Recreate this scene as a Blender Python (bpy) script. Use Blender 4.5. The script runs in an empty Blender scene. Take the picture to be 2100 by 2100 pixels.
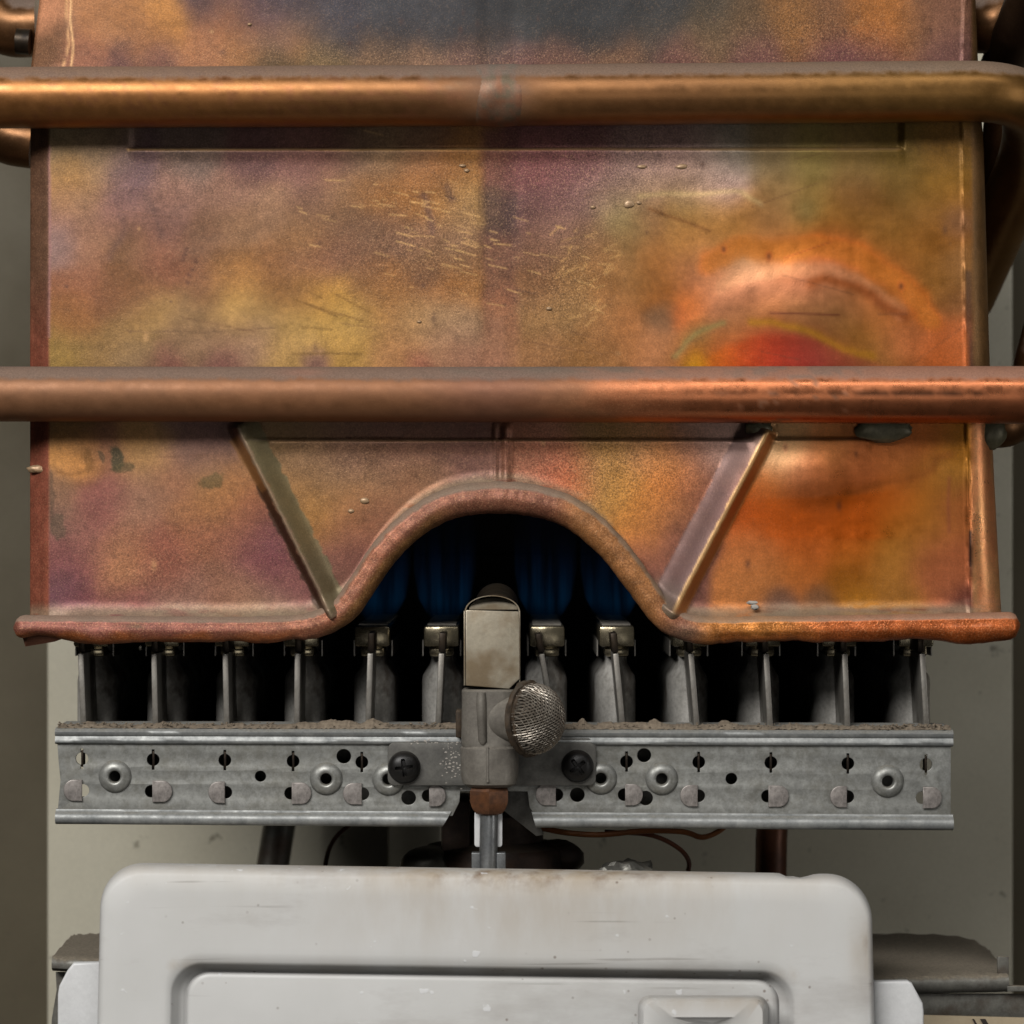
import bpy, bmesh, math, random
import numpy as np
from mathutils import Vector, Matrix

random.seed(7)
RNG = np.random.RandomState(11)
SC = bpy.context.scene
COL = SC.collection
R = math.radians

# ------------------------------------------------------------------ camera, light, exposure
S = 0.00012          # metres per photograph pixel in the plane of the copper front
D = 0.75             # camera distance to that plane

cam = bpy.data.cameras.new('camera')
cam.sensor_width = 36.0
cam.lens = 36.0 * D / (2100 * S)
cam.clip_start = 0.02
cam.clip_end = 50
cam.dof.use_dof = True
cam.dof.focus_distance = D - 0.002
cam.dof.aperture_fstop = 20.0
cam_o = bpy.data.objects.new('camera', cam)
cam_o.location = (0, -D, 0)
cam_o.rotation_euler = (R(90), 0, 0)
COL.objects.link(cam_o)
SC.camera = cam_o

w = bpy.data.worlds.new('World')
SC.world = w
w.use_nodes = True
bg = w.node_tree.nodes['Background']
bg.inputs[0].default_value = (1.0, 0.96, 0.90, 1)
bg.inputs[1].default_value = 0.014

def area(name, loc, target, sx, sy, power, col):
    l = bpy.data.lights.new(name, 'AREA')
    l.shape = 'RECTANGLE'; l.size = sx; l.size_y = sy
    l.energy = power; l.color = col
    o = bpy.data.objects.new(name, l)
    o.location = loc
    d = Vector(target) - Vector(loc)
    o.rotation_euler = d.to_track_quat('-Z', 'Y').to_euler()
    COL.objects.link(o)
    return o

area('window_light', (-0.55, -1.05, 0.70), (0, 0.0, -0.02), 0.95, 0.32, 16.5, (1.0, 0.985, 0.965))
area('overhead_strip', (0.16, -0.92, 0.90), (0.04, 0.0, -0.02), 1.7, 0.14, 3.6, (1.0, 0.985, 0.96))  # wide overhead strip added to run highlights along the pipes
area('front_fill', (0.05, -1.55, -0.22), (0.0, 0.1, -0.06), 0.6, 0.5, 0.8, (1.0, 0.98, 0.95))  # low fill lamp added in front to brighten the burner bodies
area('right_strip_light', (1.45, -0.9, -0.05), (0.1, 0.0, -0.05), 0.08, 1.1, 2.8, (1.0, 0.98, 0.95))  # strip lamp added off to the right for the corner highlight

SC.view_settings.view_transform = 'Standard'
SC.view_settings.look = 'None'
SC.view_settings.exposure = 0.0
SC.view_settings.gamma = 1.0
SC.render.engine = 'CYCLES'
SC.cycles.max_bounces = 6
SC.cycles.diffuse_bounces = 0
SC.cycles.glossy_bounces = 1

# ------------------------------------------------------------------ helpers
def P(px, py, Y=0.0):
    f = (D + Y) / D * S
    return Vector(((px - 1050) * f, Y, (1050 - py) * f))

def lin(c):
    out = []
    for v in c[:3]:
        v = v / 255.0
        out.append(v / 12.92 if v <= 0.04045 else ((v + 0.055) / 1.055) ** 2.4)
    return tuple(out)

def empty(name, loc, label, cat, group=None):
    o = bpy.data.objects.new(name, None)
    o.empty_display_size = 0.01
    o.location = loc
    COL.objects.link(o)
    o['label'] = label; o['category'] = cat
    if group: o['group'] = group
    return o

def wloc(o):
    v = Vector((0, 0, 0))
    while o is not None:
        v += o.location
        o = o.parent
    return v

def link(name, me, mat=None, parent=None, loc=None, angle=35, flat=False):
    """mesh holds world coordinates; origin is moved to loc (default: parent's base or mesh centre)"""
    o = bpy.data.objects.new(name, me)
    COL.objects.link(o)
    base = wloc(parent) if parent else Vector((0, 0, 0))
    if loc is None and len(me.vertices):
        n = len(me.vertices)
        a = np.empty(n * 3, np.float32); me.vertices.foreach_get('co', a)
        a = a.reshape(-1, 3)
        loc = Vector([float(v) for v in (a.min(0) + a.max(0)) / 2])
    loc = Vector(loc)
    me.transform(Matrix.Translation(-loc))
    o.location = loc - base
    if parent: o.parent = parent
    if mat: me.materials.append(mat)
    if not flat and len(me.polygons):
        me.polygons.foreach_set('use_smooth', [True] * len(me.polygons))
        me.set_sharp_from_angle(angle=R(angle))
    me.update()
    return o

def mesh(name, verts, faces):
    me = bpy.data.meshes.new(name)
    me.from_pydata([tuple(v) for v in verts], [], faces)
    me.update()
    return me

def bm_mesh(name, bm):
    me = bpy.data.meshes.new(name)
    bmesh.ops.recalc_face_normals(bm, faces=bm.faces)
    bm.to_mesh(me); bm.free()
    return me

def tag(o, label, cat, group=None, kind=None):
    if label: o['label'] = label
    if cat: o['category'] = cat
    if group: o['group'] = group
    if kind: o['kind'] = kind
    return o

def catmull(pts, n):
    pts = [Vector(p) for p in pts]
    q = [pts[0] * 2 - pts[1]] + pts + [pts[-1] * 2 - pts[-2]]
    out = []
    for i in range(1, len(q) - 2):
        for k in range(n):
            t = k / n
            a, b, c, d = q[i - 1], q[i], q[i + 1], q[i + 2]
            out.append(0.5 * ((2 * b) + (c - a) * t + (2 * a - 5 * b + 4 * c - d) * t * t + (3 * b - a - 3 * c + d) * t ** 3))
    out.append(pts[-1])
    return out

def fillet(pts, r, n=8):
    """polyline with rounded corners"""
    pts = [Vector(p) for p in pts]
    out = [pts[0]]
    for i in range(1, len(pts) - 1):
        a, b, c = pts[i - 1], pts[i], pts[i + 1]
        d1 = (a - b); d2 = (c - b)
        rr = min(r, d1.length * 0.49, d2.length * 0.49)
        p1 = b + d1.normalized() * rr; p2 = b + d2.normalized() * rr
        for k in range(n + 1):
            t = k / n
            out.append(p1 * (1 - t) ** 2 + b * 2 * t * (1 - t) + p2 * t * t)
    out.append(pts[-1])
    return out

def sweep(path, rad, nseg=20, cap=True, up=Vector((0, 0, 1)), prof=None, step=None):
    """tube along path; rad number or function(i, t, ang)->radius ; returns mesh + angle/path arrays"""
    path = [Vector(p) for p in path]
    if step:
        q = [path[0]]
        for a, b in zip(path[:-1], path[1:]):
            L = (b - a).length
            k = max(1, int(L / step))
            for j in range(1, k + 1):
                q.append(a.lerp(b, j / k))
        path = q
    n = len(path)
    verts = []; faces = []
    prevN = None
    for i in range(n):
        t = (path[min(i + 1, n - 1)] - path[max(i - 1, 0)]).normalized()
        if prevN is None:
            N = up - t * up.dot(t)
            if N.length < 1e-4:
                N = Vector((1, 0, 0)) - t * t.x
            N.normalize()
        else:
            N = prevN - t * prevN.dot(t); N.normalize()
        prevN = N
        B = t.cross(N)
        for j in range(nseg):
            a = 2 * math.pi * j / nseg
            r = rad(i, i / (n - 1), a) if callable(rad) else rad
            verts.append(path[i] + N * (math.cos(a) * r) + B * (math.sin(a) * r))
    for i in range(n - 1):
        for j in range(nseg):
            a = i * nseg + j; b = i * nseg + (j + 1) % nseg
            faces.append((a, b, b + nseg, a + nseg))
    if cap:
        faces.append(tuple(range(nseg - 1, -1, -1)))
        faces.append(tuple((n - 1) * nseg + j for j in range(nseg)))
    me = mesh('tube', verts, faces)
    bm = bmesh.new(); bm.from_mesh(me)
    bmesh.ops.recalc_face_normals(bm, faces=bm.faces)
    bm.to_mesh(me); bm.free()
    return me

def lathe(prof, center, axis, nseg=32, rfun=None):
    """prof: list of (r, h); h along axis"""
    axis = Vector(axis).normalized()
    ref = Vector((0, 0, 1)) if abs(axis.z) < 0.9 else Vector((1, 0, 0))
    U = axis.cross(ref).normalized(); V = axis.cross(U)
    c = Vector(center)
    verts = []; faces = []
    for (r, h) in prof:
        for j in range(nseg):
            a = 2 * math.pi * j / nseg
            rr = r if rfun is None else rfun(r, h, a)
            verts.append(c + axis * h + U * (math.cos(a) * rr) + V * (math.sin(a) * rr))
    for i in range(len(prof) - 1):
        for j in range(nseg):
            a = i * nseg + j; b = i * nseg + (j + 1) % nseg
            faces.append((a, b, b + nseg, a + nseg))
    if prof[0][0] > 1e-6: faces.append(tuple(range(nseg)))
    if prof[-1][0] > 1e-6: faces.append(tuple((len(prof) - 1) * nseg + j for j in range(nseg)))
    bm = bmesh.new(); 
    vs = [bm.verts.new(v) for v in verts]
    for f in faces:
        try: bm.faces.new([vs[k] for k in f])
        except ValueError: pass
    bmesh.ops.remove_doubles(bm, verts=bm.verts, dist=1e-7)
    return bm_mesh('lathe', bm)

def box(bm, x0, x1, y0, y1, z0, z1, bev=0.0):
    t = bmesh.new()
    m = Matrix.Translation(((x0 + x1) / 2, (y0 + y1) / 2, (z0 + z1) / 2)) @ Matrix.Diagonal((abs(x1 - x0), abs(y1 - y0), abs(z1 - z0), 1))
    bmesh.ops.create_cube(t, size=1, matrix=m)
    if bev > 0:
        bmesh.ops.bevel(t, geom=t.edges[:], offset=bev, segments=2, affect='EDGES', profile=0.5)
    me = bpy.data.meshes.new('tmp'); t.to_mesh(me); t.free()
    bm.from_mesh(me); bpy.data.meshes.remove(me)

def plate(name, outer, holes, Y, thick, bevel=0.0, mat=None, parent=None, angle=35):
    """flat sheet with real holes; outlines in photograph pixels at depth Y (front face), thickness goes back"""
    cu = bpy.data.curves.new('outline', 'CURVE')
    cu.dimensions = '2D'; cu.fill_mode = 'BOTH'
    cu.extrude = max(thick / 2 - bevel, 1e-6); cu.bevel_depth = bevel; cu.bevel_resolution = 2
    cu.offset = -bevel
    for lp in [outer] + holes:
        sp = cu.splines.new('POLY'); sp.points.add(len(lp) - 1)
        for p, q in zip(sp.points, lp):
            v = P(q[0], q[1], Y)
            p.co = (v.x, v.z, 0, 1)
        sp.use_cyclic_u = True
    o = bpy.data.objects.new('outline', cu)
    COL.objects.link(o)
    me = bpy.data.meshes.new_from_object(o.evaluated_get(bpy.context.evaluated_depsgraph_get()))
    bpy.data.objects.remove(o); bpy.data.curves.remove(cu)
    me.transform(Matrix(((1, 0, 0, 0), (0, 0, -1, Y + thick / 2), (0, 1, 0, 0), (0, 0, 0, 1))))
    bm = bmesh.new(); bm.from_mesh(me)
    bmesh.ops.remove_doubles(bm, verts=bm.verts, dist=1e-7)
    bmesh.ops.recalc_face_normals(bm, faces=bm.faces)
    bm.to_mesh(me); bm.free()
    me.materials.clear()
    return link(name, me, mat, parent, angle=angle)

def circ(cx, cy, r, n=28, ry=None):
    ry = ry or r
    return [(cx + r * math.cos(2 * math.pi * k / n), cy + ry * math.sin(2 * math.pi * k / n)) for k in range(n)]

def rrect(x0, y0, x1, y1, r, n=8):
    out = []
    for cx, cy, a0 in ((x1 - r, y0 + r, -90), (x1 - r, y1 - r, 0), (x0 + r, y1 - r, 90), (x0 + r, y0 + r, 180)):
        for k in range(n + 1):
            a = R(a0 + 90 * k / n)
            out.append((cx + r * math.cos(a), cy + r * math.sin(a)))
    return out

# numpy noise ---------------------------------------------------------------
_LAT = RNG.rand(256, 256).astype(np.float32)
def vnoise(x, y):
    xi = np.floor(x).astype(int); yi = np.floor(y).astype(int)
    fx = x - xi; fy = y - yi
    fx = fx * fx * (3 - 2 * fx); fy = fy * fy * (3 - 2 * fy)
    a = _LAT[xi & 255, yi & 255]; b = _LAT[(xi + 1) & 255, yi & 255]
    c = _LAT[xi & 255, (yi + 1) & 255]; d = _LAT[(xi + 1) & 255, (yi + 1) & 255]
    return (a * (1 - fx) + b * fx) * (1 - fy) + (c * (1 - fx) + d * fx) * fy
def fbm(x, y, o=4, s=0.0):
    t = 0; amp = 1; tot = 0
    for k in range(o):
        t = t + amp * vnoise(x * 2 ** k + 17.3 * k + s, y * 2 ** k + 9.1 * k + s * 1.7)
        tot += amp; amp *= 0.5
    return t / tot - 0.5
def sstep(a, b, x):
    t = np.clip((x - a) / (b - a), 0, 1)
    return t * t * (3 - 2 * t)

# ------------------------------------------------------------------ materials
class NT:
    def __init__(s, name):
        s.m = bpy.data.materials.new(name); s.m.use_nodes = True
        s.t = s.m.node_tree; s.t.nodes.clear()
        s.out = s.n('ShaderNodeOutputMaterial')
    def n(s, typ, **kw):
        nd = s.t.nodes.new(typ)
        for k, v in kw.items(): setattr(nd, k, v)
        return nd
    def set(s, sock, v):
        if hasattr(v, 'node'): s.t.links.new(v, sock)
        else:
            if sock.type == 'RGBA' and len(v) == 3: v = tuple(v) + (1,)
            sock.default_value = v
    def coord(s): return s.n('ShaderNodeTexCoord').outputs['Object']
    def noise(s, scale, detail=4, rough=0.55, vec=None, dist=0.0, stretch=None):
        v = vec or s.coord()
        if stretch:
            mp = s.n('ShaderNodeMapping'); s.set(mp.inputs['Vector'], v); mp.inputs['Scale'].default_value = stretch; v = mp.outputs[0]
        nd = s.n('ShaderNodeTexNoise'); s.set(nd.inputs['Vector'], v)
        nd.inputs['Scale'].default_value = scale; nd.inputs['Detail'].default_value = detail
        nd.inputs['Roughness'].default_value = rough; nd.inputs['Distortion'].default_value = dist
        return nd.outputs['Fac']
    def vor(s, scale, feature='F1', vec=None):
        nd = s.n('ShaderNodeTexVoronoi', feature=feature); s.set(nd.inputs['Vector'], vec or s.coord()); nd.inputs['Scale'].default_value = scale
        return nd.outputs['Distance']
    def mr(s, v, a, b, c, d, smooth=False):
        nd = s.n('ShaderNodeMapRange'); nd.clamp = True
        if smooth: nd.interpolation_type = 'SMOOTHSTEP'
        s.set(nd.inputs[0], v)
        for k, x in zip((1, 2, 3, 4), (a, b, c, d)): s.set(nd.inputs[k], x)
        return nd.outputs[0]
    def math(s, op, a, b=0.0):
        nd = s.n('ShaderNodeMath', operation=op); s.set(nd.inputs[0], a); s.set(nd.inputs[1], b); return nd.outputs[0]
    def mix(s, f, a, b, typ='MIX'):
        nd = s.n('ShaderNodeMix', data_type='RGBA', blend_type=typ)
        s.set(nd.inputs[0], f); s.set(nd.inputs[6], a); s.set(nd.inputs[7], b)
        return nd.outputs[2]
    def scale_col(s, c, f):
        nd = s.n('ShaderNodeVectorMath', operation='SCALE'); s.set(nd.inputs[0], c); s.set(nd.inputs[3], f); return nd.outputs[0]
    def bump(s, h, strength, dist, normal=None):
        nd = s.n('ShaderNodeBump'); s.set(nd.inputs['Height'], h); nd.inputs['Strength'].default_value = strength; nd.inputs['Distance'].default_value = dist
        if normal: s.set(nd.inputs['Normal'], normal)
        return nd.outputs[0]
    def up(s):
        g = s.n('ShaderNodeNewGeometry'); x = s.n('ShaderNodeSeparateXYZ'); s.set(x.inputs[0], g.outputs['Normal']); return x.outputs['Z']
    def pbr(s, **kw):
        b = s.n('ShaderNodeBsdfPrincipled')
        for k, v in kw.items(): s.set(b.inputs[k.replace('_', ' ')], v)
        s.t.links.new(b.outputs[0], s.out.inputs[0])
        return b

def mat_patina(name, rough=0.42, metal=0.5, dust=0.6, dnoise=0.18, dustcol=(110, 95, 78), grain=0.35, bump=0.25, dust0=0.35, dust1=0.9):
    s = NT(name)
    at = s.n('ShaderNodeAttribute', attribute_name='patina')
    base = at.outputs['Color']; spk = at.outputs['Alpha']
    n1 = s.noise(2400, 3, 0.7)
    n2 = s.noise(260, 5, 0.6)
    n3 = s.noise(60, 4, 0.6)
    n4 = s.noise(2300, 2, 0.6)
    ga = s.mr(n4, 0.32, 0.68, 0.45, 1.6)
    g = s.math('ADD', 1.0, s.math('MULTIPLY', s.math('SUBTRACT', ga, 1.0), s.math('MULTIPLY', spk, grain * 2.0)))
    col = s.scale_col(base, g)
    col = s.scale_col(col, s.math('ADD', 1.0, s.math('MULTIPLY', s.mr(n2, 0.3, 0.7, -0.13, 0.14), s.mr(spk, 0.0, 0.3, 0.2, 1.0))))
    # crystalline flecks where the tarnish has broken up
    fl = s.noise(2600, 2, 0.5)
    fm = s.math('MULTIPLY', s.mr(fl, 0.54, 0.68, 0, 1), spk)
    col = s.mix(s.math('MULTIPLY', fm, 0.55), col, s.scale_col(s.mix(0.4, base, lin((215, 170, 125))), 1.5))
    dk = s.math('MULTIPLY', s.mr(s.noise(2400, 2, 0.5), 0.57, 0.68, 0, 1), spk)
    col = s.mix(s.math('MULTIPLY', dk, 0.55), col, s.scale_col(base, 0.35))
    # tiny pits
    pit = s.mr(s.vor(230), 0.05, 0.11, 1, 0)
    pitm = s.math('MULTIPLY', pit, s.mr(n3, 0.56, 0.7, 0, 0.6))
    col = s.mix(pitm, col, s.scale_col(base, 0.4))
    # settled dust on faces that look up
    d = s.mr(s.math('ADD', s.up(), s.mr(n2, 0.3, 0.7, -dnoise, dnoise)), dust0, dust1, 0, dust, True)
    dcol = s.scale_col(s.mix(0.25, lin(dustcol), base), s.mr(n1, 0.3, 0.7, 0.75, 1.25))
    col = s.mix(d, col, dcol)
    gl = s.n('ShaderNodeAttribute', attribute_name='gloss').outputs['Fac']
    ro = s.math('ADD', s.mr(gl, 0, 1, rough + 0.16, rough - 0.16), s.mr(n2, 0.3, 0.7, -0.06, 0.08))
    ro = s.math('ADD', ro, s.math('MULTIPLY', d, 0.35))
    me = s.math('MULTIPLY', s.mr(gl, 0, 1, metal - 0.2, min(1.0, metal + 0.3)), s.math('SUBTRACT', 1.0, d))
    b0 = s.bump(s.noise(90, 3, 0.5), 0.3, 0.0003)
    b1 = s.bump(n1, bump, 0.00012, b0)
    b2 = s.bump(s.math('ADD', fm, s.math('MULTIPLY', pitm, -1.0)), bump, 0.0001, b1)
    s.pbr(Base_Color=col, Roughness=ro, Metallic=me, Normal=b2)
    return s.m

def mat_metal(name, c1, c2, rough=0.42, metal=0.75, dust=0.35, dustcol=(125, 118, 104), scale=220, spang=0.0, rust=None, rustamt=0.0, bump=0.12, d0=0.5, d1=0.95):
    s = NT(name)
    n = s.noise(scale, 5, 0.65); f = s.noise(1400, 3, 0.7); big = s.noise(45, 4, 0.6)
    col = s.mix(s.mr(n, 0.32, 0.68, 0, 1), lin(c1), lin(c2))
    if spang:
        v = s.n('ShaderNodeTexVoronoi'); s.set(v.inputs['Vector'], s.coord()); v.inputs['Scale'].default_value = 420
        sx = s.n('ShaderNodeSeparateXYZ'); s.set(sx.inputs[0], v.outputs['Color'])
        col = s.scale_col(col, s.mr(sx.outputs[0], 0, 1, 1 - spang, 1 + spang))
    col = s.scale_col(col, s.mr(f, 0.3, 0.7, 0.86, 1.14))
    if rust:
        col = s.mix(s.math('MULTIPLY', s.mr(s.math('ADD', big, s.math('MULTIPLY', n, 0.5)), 0.72, 0.9, 0, 1), rustamt), col, lin(rust))
    d = s.mr(s.math('ADD', s.up(), s.mr(n, 0.3, 0.7, -0.2, 0.2)), d0, d1, 0, dust, True)
    col = s.mix(d, col, s.scale_col(lin(dustcol), s.mr(f, 0.3, 0.7, 0.7, 1.3)))
    me = s.math('MULTIPLY', metal, s.math('SUBTRACT', 1.0, d))
    ro = s.math('ADD', s.mr(n, 0.3, 0.7, rough - 0.08, rough + 0.1), s.math('MULTIPLY', d, 0.4))
    b = s.bump(f, bump, 0.0001, s.bump(s.noise(120, 3), 0.25, 0.0003))
    s.pbr(Base_Color=col, Roughness=ro, Metallic=me, Normal=b)
    return s.m

def mat_paint(name, c1, c2, rough=0.5, spots=None, scale=40, bump=0.1, spotamt=0.6):
    s = NT(name)
    n = s.noise(scale, 5, 0.6); f = s.noise(900, 3, 0.7)
    col = s.mix(s.mr(n, 0.3, 0.7, 0, 1), lin(c1), lin(c2))
    col = s.scale_col(col, s.mr(f, 0.3, 0.7, 0.95, 1.05))
    if spots:
        sp = s.mr(s.noise(150, 3, 0.6), 0.66, 0.72, 0, spotamt)
        col = s.mix(sp, col, lin(spots))
    s.pbr(Base_Color=col, Roughness=s.mr(n, 0.3, 0.7, rough - 0.08, rough + 0.12), Normal=s.bump(f, bump, 0.00015))
    return s.m

M = {}
M['shell'] = mat_patina('copper_patina', rough=0.43, metal=0.45, dust=0.55, grain=0.5)
M['pipe'] = mat_patina('copper_pipe_patina', rough=0.44, metal=0.55, dust=0.9, grain=0.14, bump=0.08, dust0=0.40, dust1=0.62, dnoise=0.07, dustcol=(124, 110, 100))
M['bead'] = mat_patina('copper_rim_patina', rough=0.42, metal=0.45, dust=0.85, grain=0.3, dust0=0.22, dust1=0.55, dnoise=0.10, dustcol=(146, 134, 116))
M['solder'] = mat_metal('grey_green_solder', (140, 132, 104), (104, 98, 78), rough=0.42, metal=0.3)
M['brightseam'] = mat_metal('pale_solder_seam', (200, 170, 135), (160, 126, 92), rough=0.4, metal=0.3, dust=0.1)
M['galv'] = mat_metal('galvanised_steel', (160, 160, 155), (128, 128, 123), rough=0.44, metal=0.5, dust=0.5, spang=0.10, scale=520, rust=(120, 112, 92), rustamt=0.2)
M['galvlip'] = mat_metal('galvanised_lip', (166, 167, 164), (130, 132, 131), rough=0.5, metal=0.5, dust=0.6, spang=0.05, dustcol=(140, 136, 125), d0=0.6, d1=0.98)
M['tabm'] = mat_metal('worn_tab_steel', (176, 168, 162), (112, 106, 102), rough=0.42, metal=0.5, scale=500, dust=0.2)
M['burner'] = mat_metal('burner_steel', (222, 218, 210), (164, 160, 152), rough=0.36, metal=0.2, scale=260, dust=0.2, rust=(92, 66, 44), rustamt=0.55)
M['fin'] = mat_metal('burner_fin_steel', (158, 154, 146), (118, 112, 104), rough=0.4, metal=0.6, dust=0.2)
M['brass'] = mat_metal('heat_tinted_burner_head', (176, 164, 136), (96, 88, 74), rough=0.24, metal=0.85, scale=300, dust=0.1)
M['clipm'] = mat_metal('burnt_clip_steel', (70, 58, 44), (34, 28, 24), rough=0.4, metal=0.7, dust=0.1)
M['cast'] = mat_metal('dull_cast_zinc', (146, 140, 130), (108, 102, 94), rough=0.5, metal=0.4, scale=150, dust=0.3)
M['hood'] = mat_metal('tinted_hood_steel', (184, 174, 154), (156, 144, 124), rough=0.38, metal=0.45, scale=90, dust=0.2, rust=(120, 96, 62), rustamt=0.6)
M['bracket'] = mat_metal('plain_bracket_steel', (112, 110, 104), (88, 86, 82), rough=0.5, metal=0.4, dust=0.4)
M['gauze'] = mat_metal('brown_wire_gauze', (172, 164, 152), (120, 110, 98), rough=0.4, metal=0.7, dust=0.2, scale=600)
M['rusty'] = mat_metal('rusty_washer', (78, 62, 44), (44, 36, 28), rough=0.7, metal=0.2, scale=700, dust=0.2)
M['nut'] = mat_metal('brown_brass_nut', (118, 76, 48), (78, 52, 36), rough=0.45, metal=0.4, scale=400, dust=0.1)
M['black'] = mat_metal('black_screw_steel', (34, 32, 30), (20, 19, 18), rough=0.4, metal=0.3, dust=0.25, dustcol=(70, 64, 56))
M['soot'] = mat_paint('soot', (14, 13, 13), (22, 19, 17), rough=0.9)  # black that keeps the chamber and burner gaps looking unlit
M['alu'] = mat_metal('aluminium_tube', (138, 140, 140), (104, 106, 108), rough=0.38, metal=0.7, dust=0.1)
M['white'] = mat_paint('white_plastic', (228, 228, 228), (214, 214, 212), rough=0.4)
M['valve'] = mat_metal('dark_brown_valve', (58, 40, 28), (34, 24, 18), rough=0.55, metal=0.3, dust=0.15)
M['valvegrey'] = mat_metal('dark_grey_valve', (70, 66, 56), (46, 44, 40), rough=0.5, metal=0.3, dust=0.3)
M['rust_pipe'] = mat_metal('brown_copper_pipe', (104, 62, 38), (70, 40, 26), rough=0.45, metal=0.4, dust=0.1, scale=120)
M['teal_pipe'] = mat_metal('verdigris_pipe', (102, 108, 100), (84, 66, 56), rough=0.5, metal=0.4, dust=0.1, scale=70)
M['wire'] = mat_paint('brown_wire_insulation', (150, 92, 44), (120, 70, 34), rough=0.5)
M['darkwire'] = mat_paint('dark_wire_insulation', (110, 60, 34), (80, 44, 28), rough=0.5)
M['foil'] = mat_metal('crumpled_foil', (136, 134, 126), (84, 82, 76), rough=0.4, metal=0.5, scale=700, bump=0.6)
M['panel'] = mat_paint('beige_casing_paint', (204, 198, 178), (190, 183, 162), rough=0.55, spots=(86, 78, 62), scale=18, spotamt=0.6)
M['panel2'] = mat_paint('olive_casing_paint', (92, 83, 62), (80, 71, 52), rough=0.6, spots=(70, 62, 48), scale=18, spotamt=0.3)
M['ledge'] = mat_metal('dusty_zinc_bracket', (124, 122, 114), (92, 90, 84), rough=0.5, metal=0.4, dust=0.95, dustcol=(128, 118, 102), rust=(86, 66, 48), rustamt=0.5, d0=0.3, d1=0.8)
M['print'] = mat_paint('label_ink', (44, 36, 32), (52, 42, 36), rough=0.7)
M['paper'] = mat_paint('cream_label', (190, 174, 146), (168, 150, 122), rough=0.7, spots=(120, 96, 70), spotamt=0.5)
M['dust'] = mat_paint('grey_brown_dust', (142, 128, 110), (104, 92, 78), rough=0.95, scale=900)
M['flake'] = mat_paint('pale_flake', (190, 182, 172), (160, 152, 142), rough=0.8)

def mat_cover():
    s = NT('white_enamel_cover')
    n = s.noise(26, 5, 0.6); st = s.noise(60, 5, 0.65, stretch=(1, 1, 0.35)); f = s.noise(700, 3, 0.7)
    col = s.mix(s.mr(n, 0.3, 0.7, 0, 1), lin((220, 219, 216)), lin((210, 209, 205)))
    at = s.n('ShaderNodeAttribute', attribute_name='grime').outputs['Fac']
    g = s.math('MULTIPLY', at, s.mr(st, 0.35, 0.62, 0.15, 1))
    col = s.mix(s.math('MULTIPLY', g, 0.85), col, lin((172, 152, 124)))
    d2 = s.math('MULTIPLY', s.mr(at, 0.55, 1.0, 0, 1), s.mr(s.noise(130, 4, 0.65), 0.5, 0.68, 0, 0.8))
    col = s.mix(d2, col, lin((120, 92, 66)))
    sp = s.math('MULTIPLY', s.mr(s.vor(240), 0.05, 0.11, 1, 0), s.math('MAXIMUM', s.mr(s.noise(40, 3), 0.52, 0.62, 0, 0.7), s.mr(at, 0.4, 0.7, 0, .7)))
    col = s.mix(sp, col, lin((110, 90, 74)))
    sm = s.mr(s.noise(34, 6, 0.7, stretch=(0.5, 1, 1.6)), 0.52, 0.72, 0, 0.38)
    col = s.mix(sm, col, lin((150, 140, 132)))
    scr = s.math('MULTIPLY', s.mr(s.noise(300, 2, 0.5, stretch=(.06, 1, 2.2)), 0.66, 0.72, 0, 0.35), s.mr(s.noise(30, 3), 0.5, 0.6, 0, 1))
    col = s.mix(scr, col, lin((118, 108, 98)))
    ch = s.mr(s.noise(240, 2, 0.5), 0.70, 0.73, 0, 0.7)
    col = s.mix(ch, col, lin((235, 235, 235)))
    b = s.bump(ch, 0.3, 0.0002, s.bump(s.noise(22, 3), 0.35, 0.0012))
    s.pbr(Base_Color=col, Roughness=s.math('ADD', s.mr(n, 0.3, 0.7, 0.36, 0.5), s.math('MULTIPLY', g, 0.35)), Normal=b)
    return s.m
M['cover'] = mat_cover()

def mat_flame():
    s = NT('blue_gas_flame')
    st = s.noise(420, 3, 0.6, stretch=(1, .03, 0.07))
    tc = s.n('ShaderNodeTexCoord'); sx = s.n('ShaderNodeSeparateXYZ'); s.set(sx.inputs[0], tc.outputs['Generated'])
    z = sx.outputs['Z']
    fade = s.math('MULTIPLY', s.mr(z, 0.0, 0.12, 0.15, 1), s.mr(z, 0.06, 0.62, 1, 0.10, True))
    a = s.math('MULTIPLY', fade, s.mr(st, 0.40, 0.70, 0.10, 1))
    col = s.mix(s.mr(z, 0.1, 0.7, 0, 1), (0.010, 0.14, 0.36), (0.03, 0.05, 0.18))
    em = s.n('ShaderNodeEmission'); s.set(em.inputs[0], col); s.set(em.inputs[1], s.math('MULTIPLY', a, 1.45))
    s.t.links.new(em.outputs[0], s.out.inputs['Volume'])
    return s.m
M['flame'] = mat_flame()

# ------------------------------------------------------------------ patina painting (heat tint and tarnish of the copper, with some highlights painted in)
def set_attr(me, rgb, alpha, gloss):
    n = len(me.vertices)
    a = me.attributes.new('patina', 'FLOAT_COLOR', 'POINT')
    buf = np.ones((n, 4), np.float32); buf[:, :3] = rgb; buf[:, 3] = alpha
    a.data.foreach_set('color', buf.ravel())
    g = me.attributes.new('gloss', 'FLOAT', 'POINT')
    g.data.foreach_set('value', np.ascontiguousarray(gloss, np.float32))

def linarr(c):
    return np.array(lin(c), np.float32)

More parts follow.
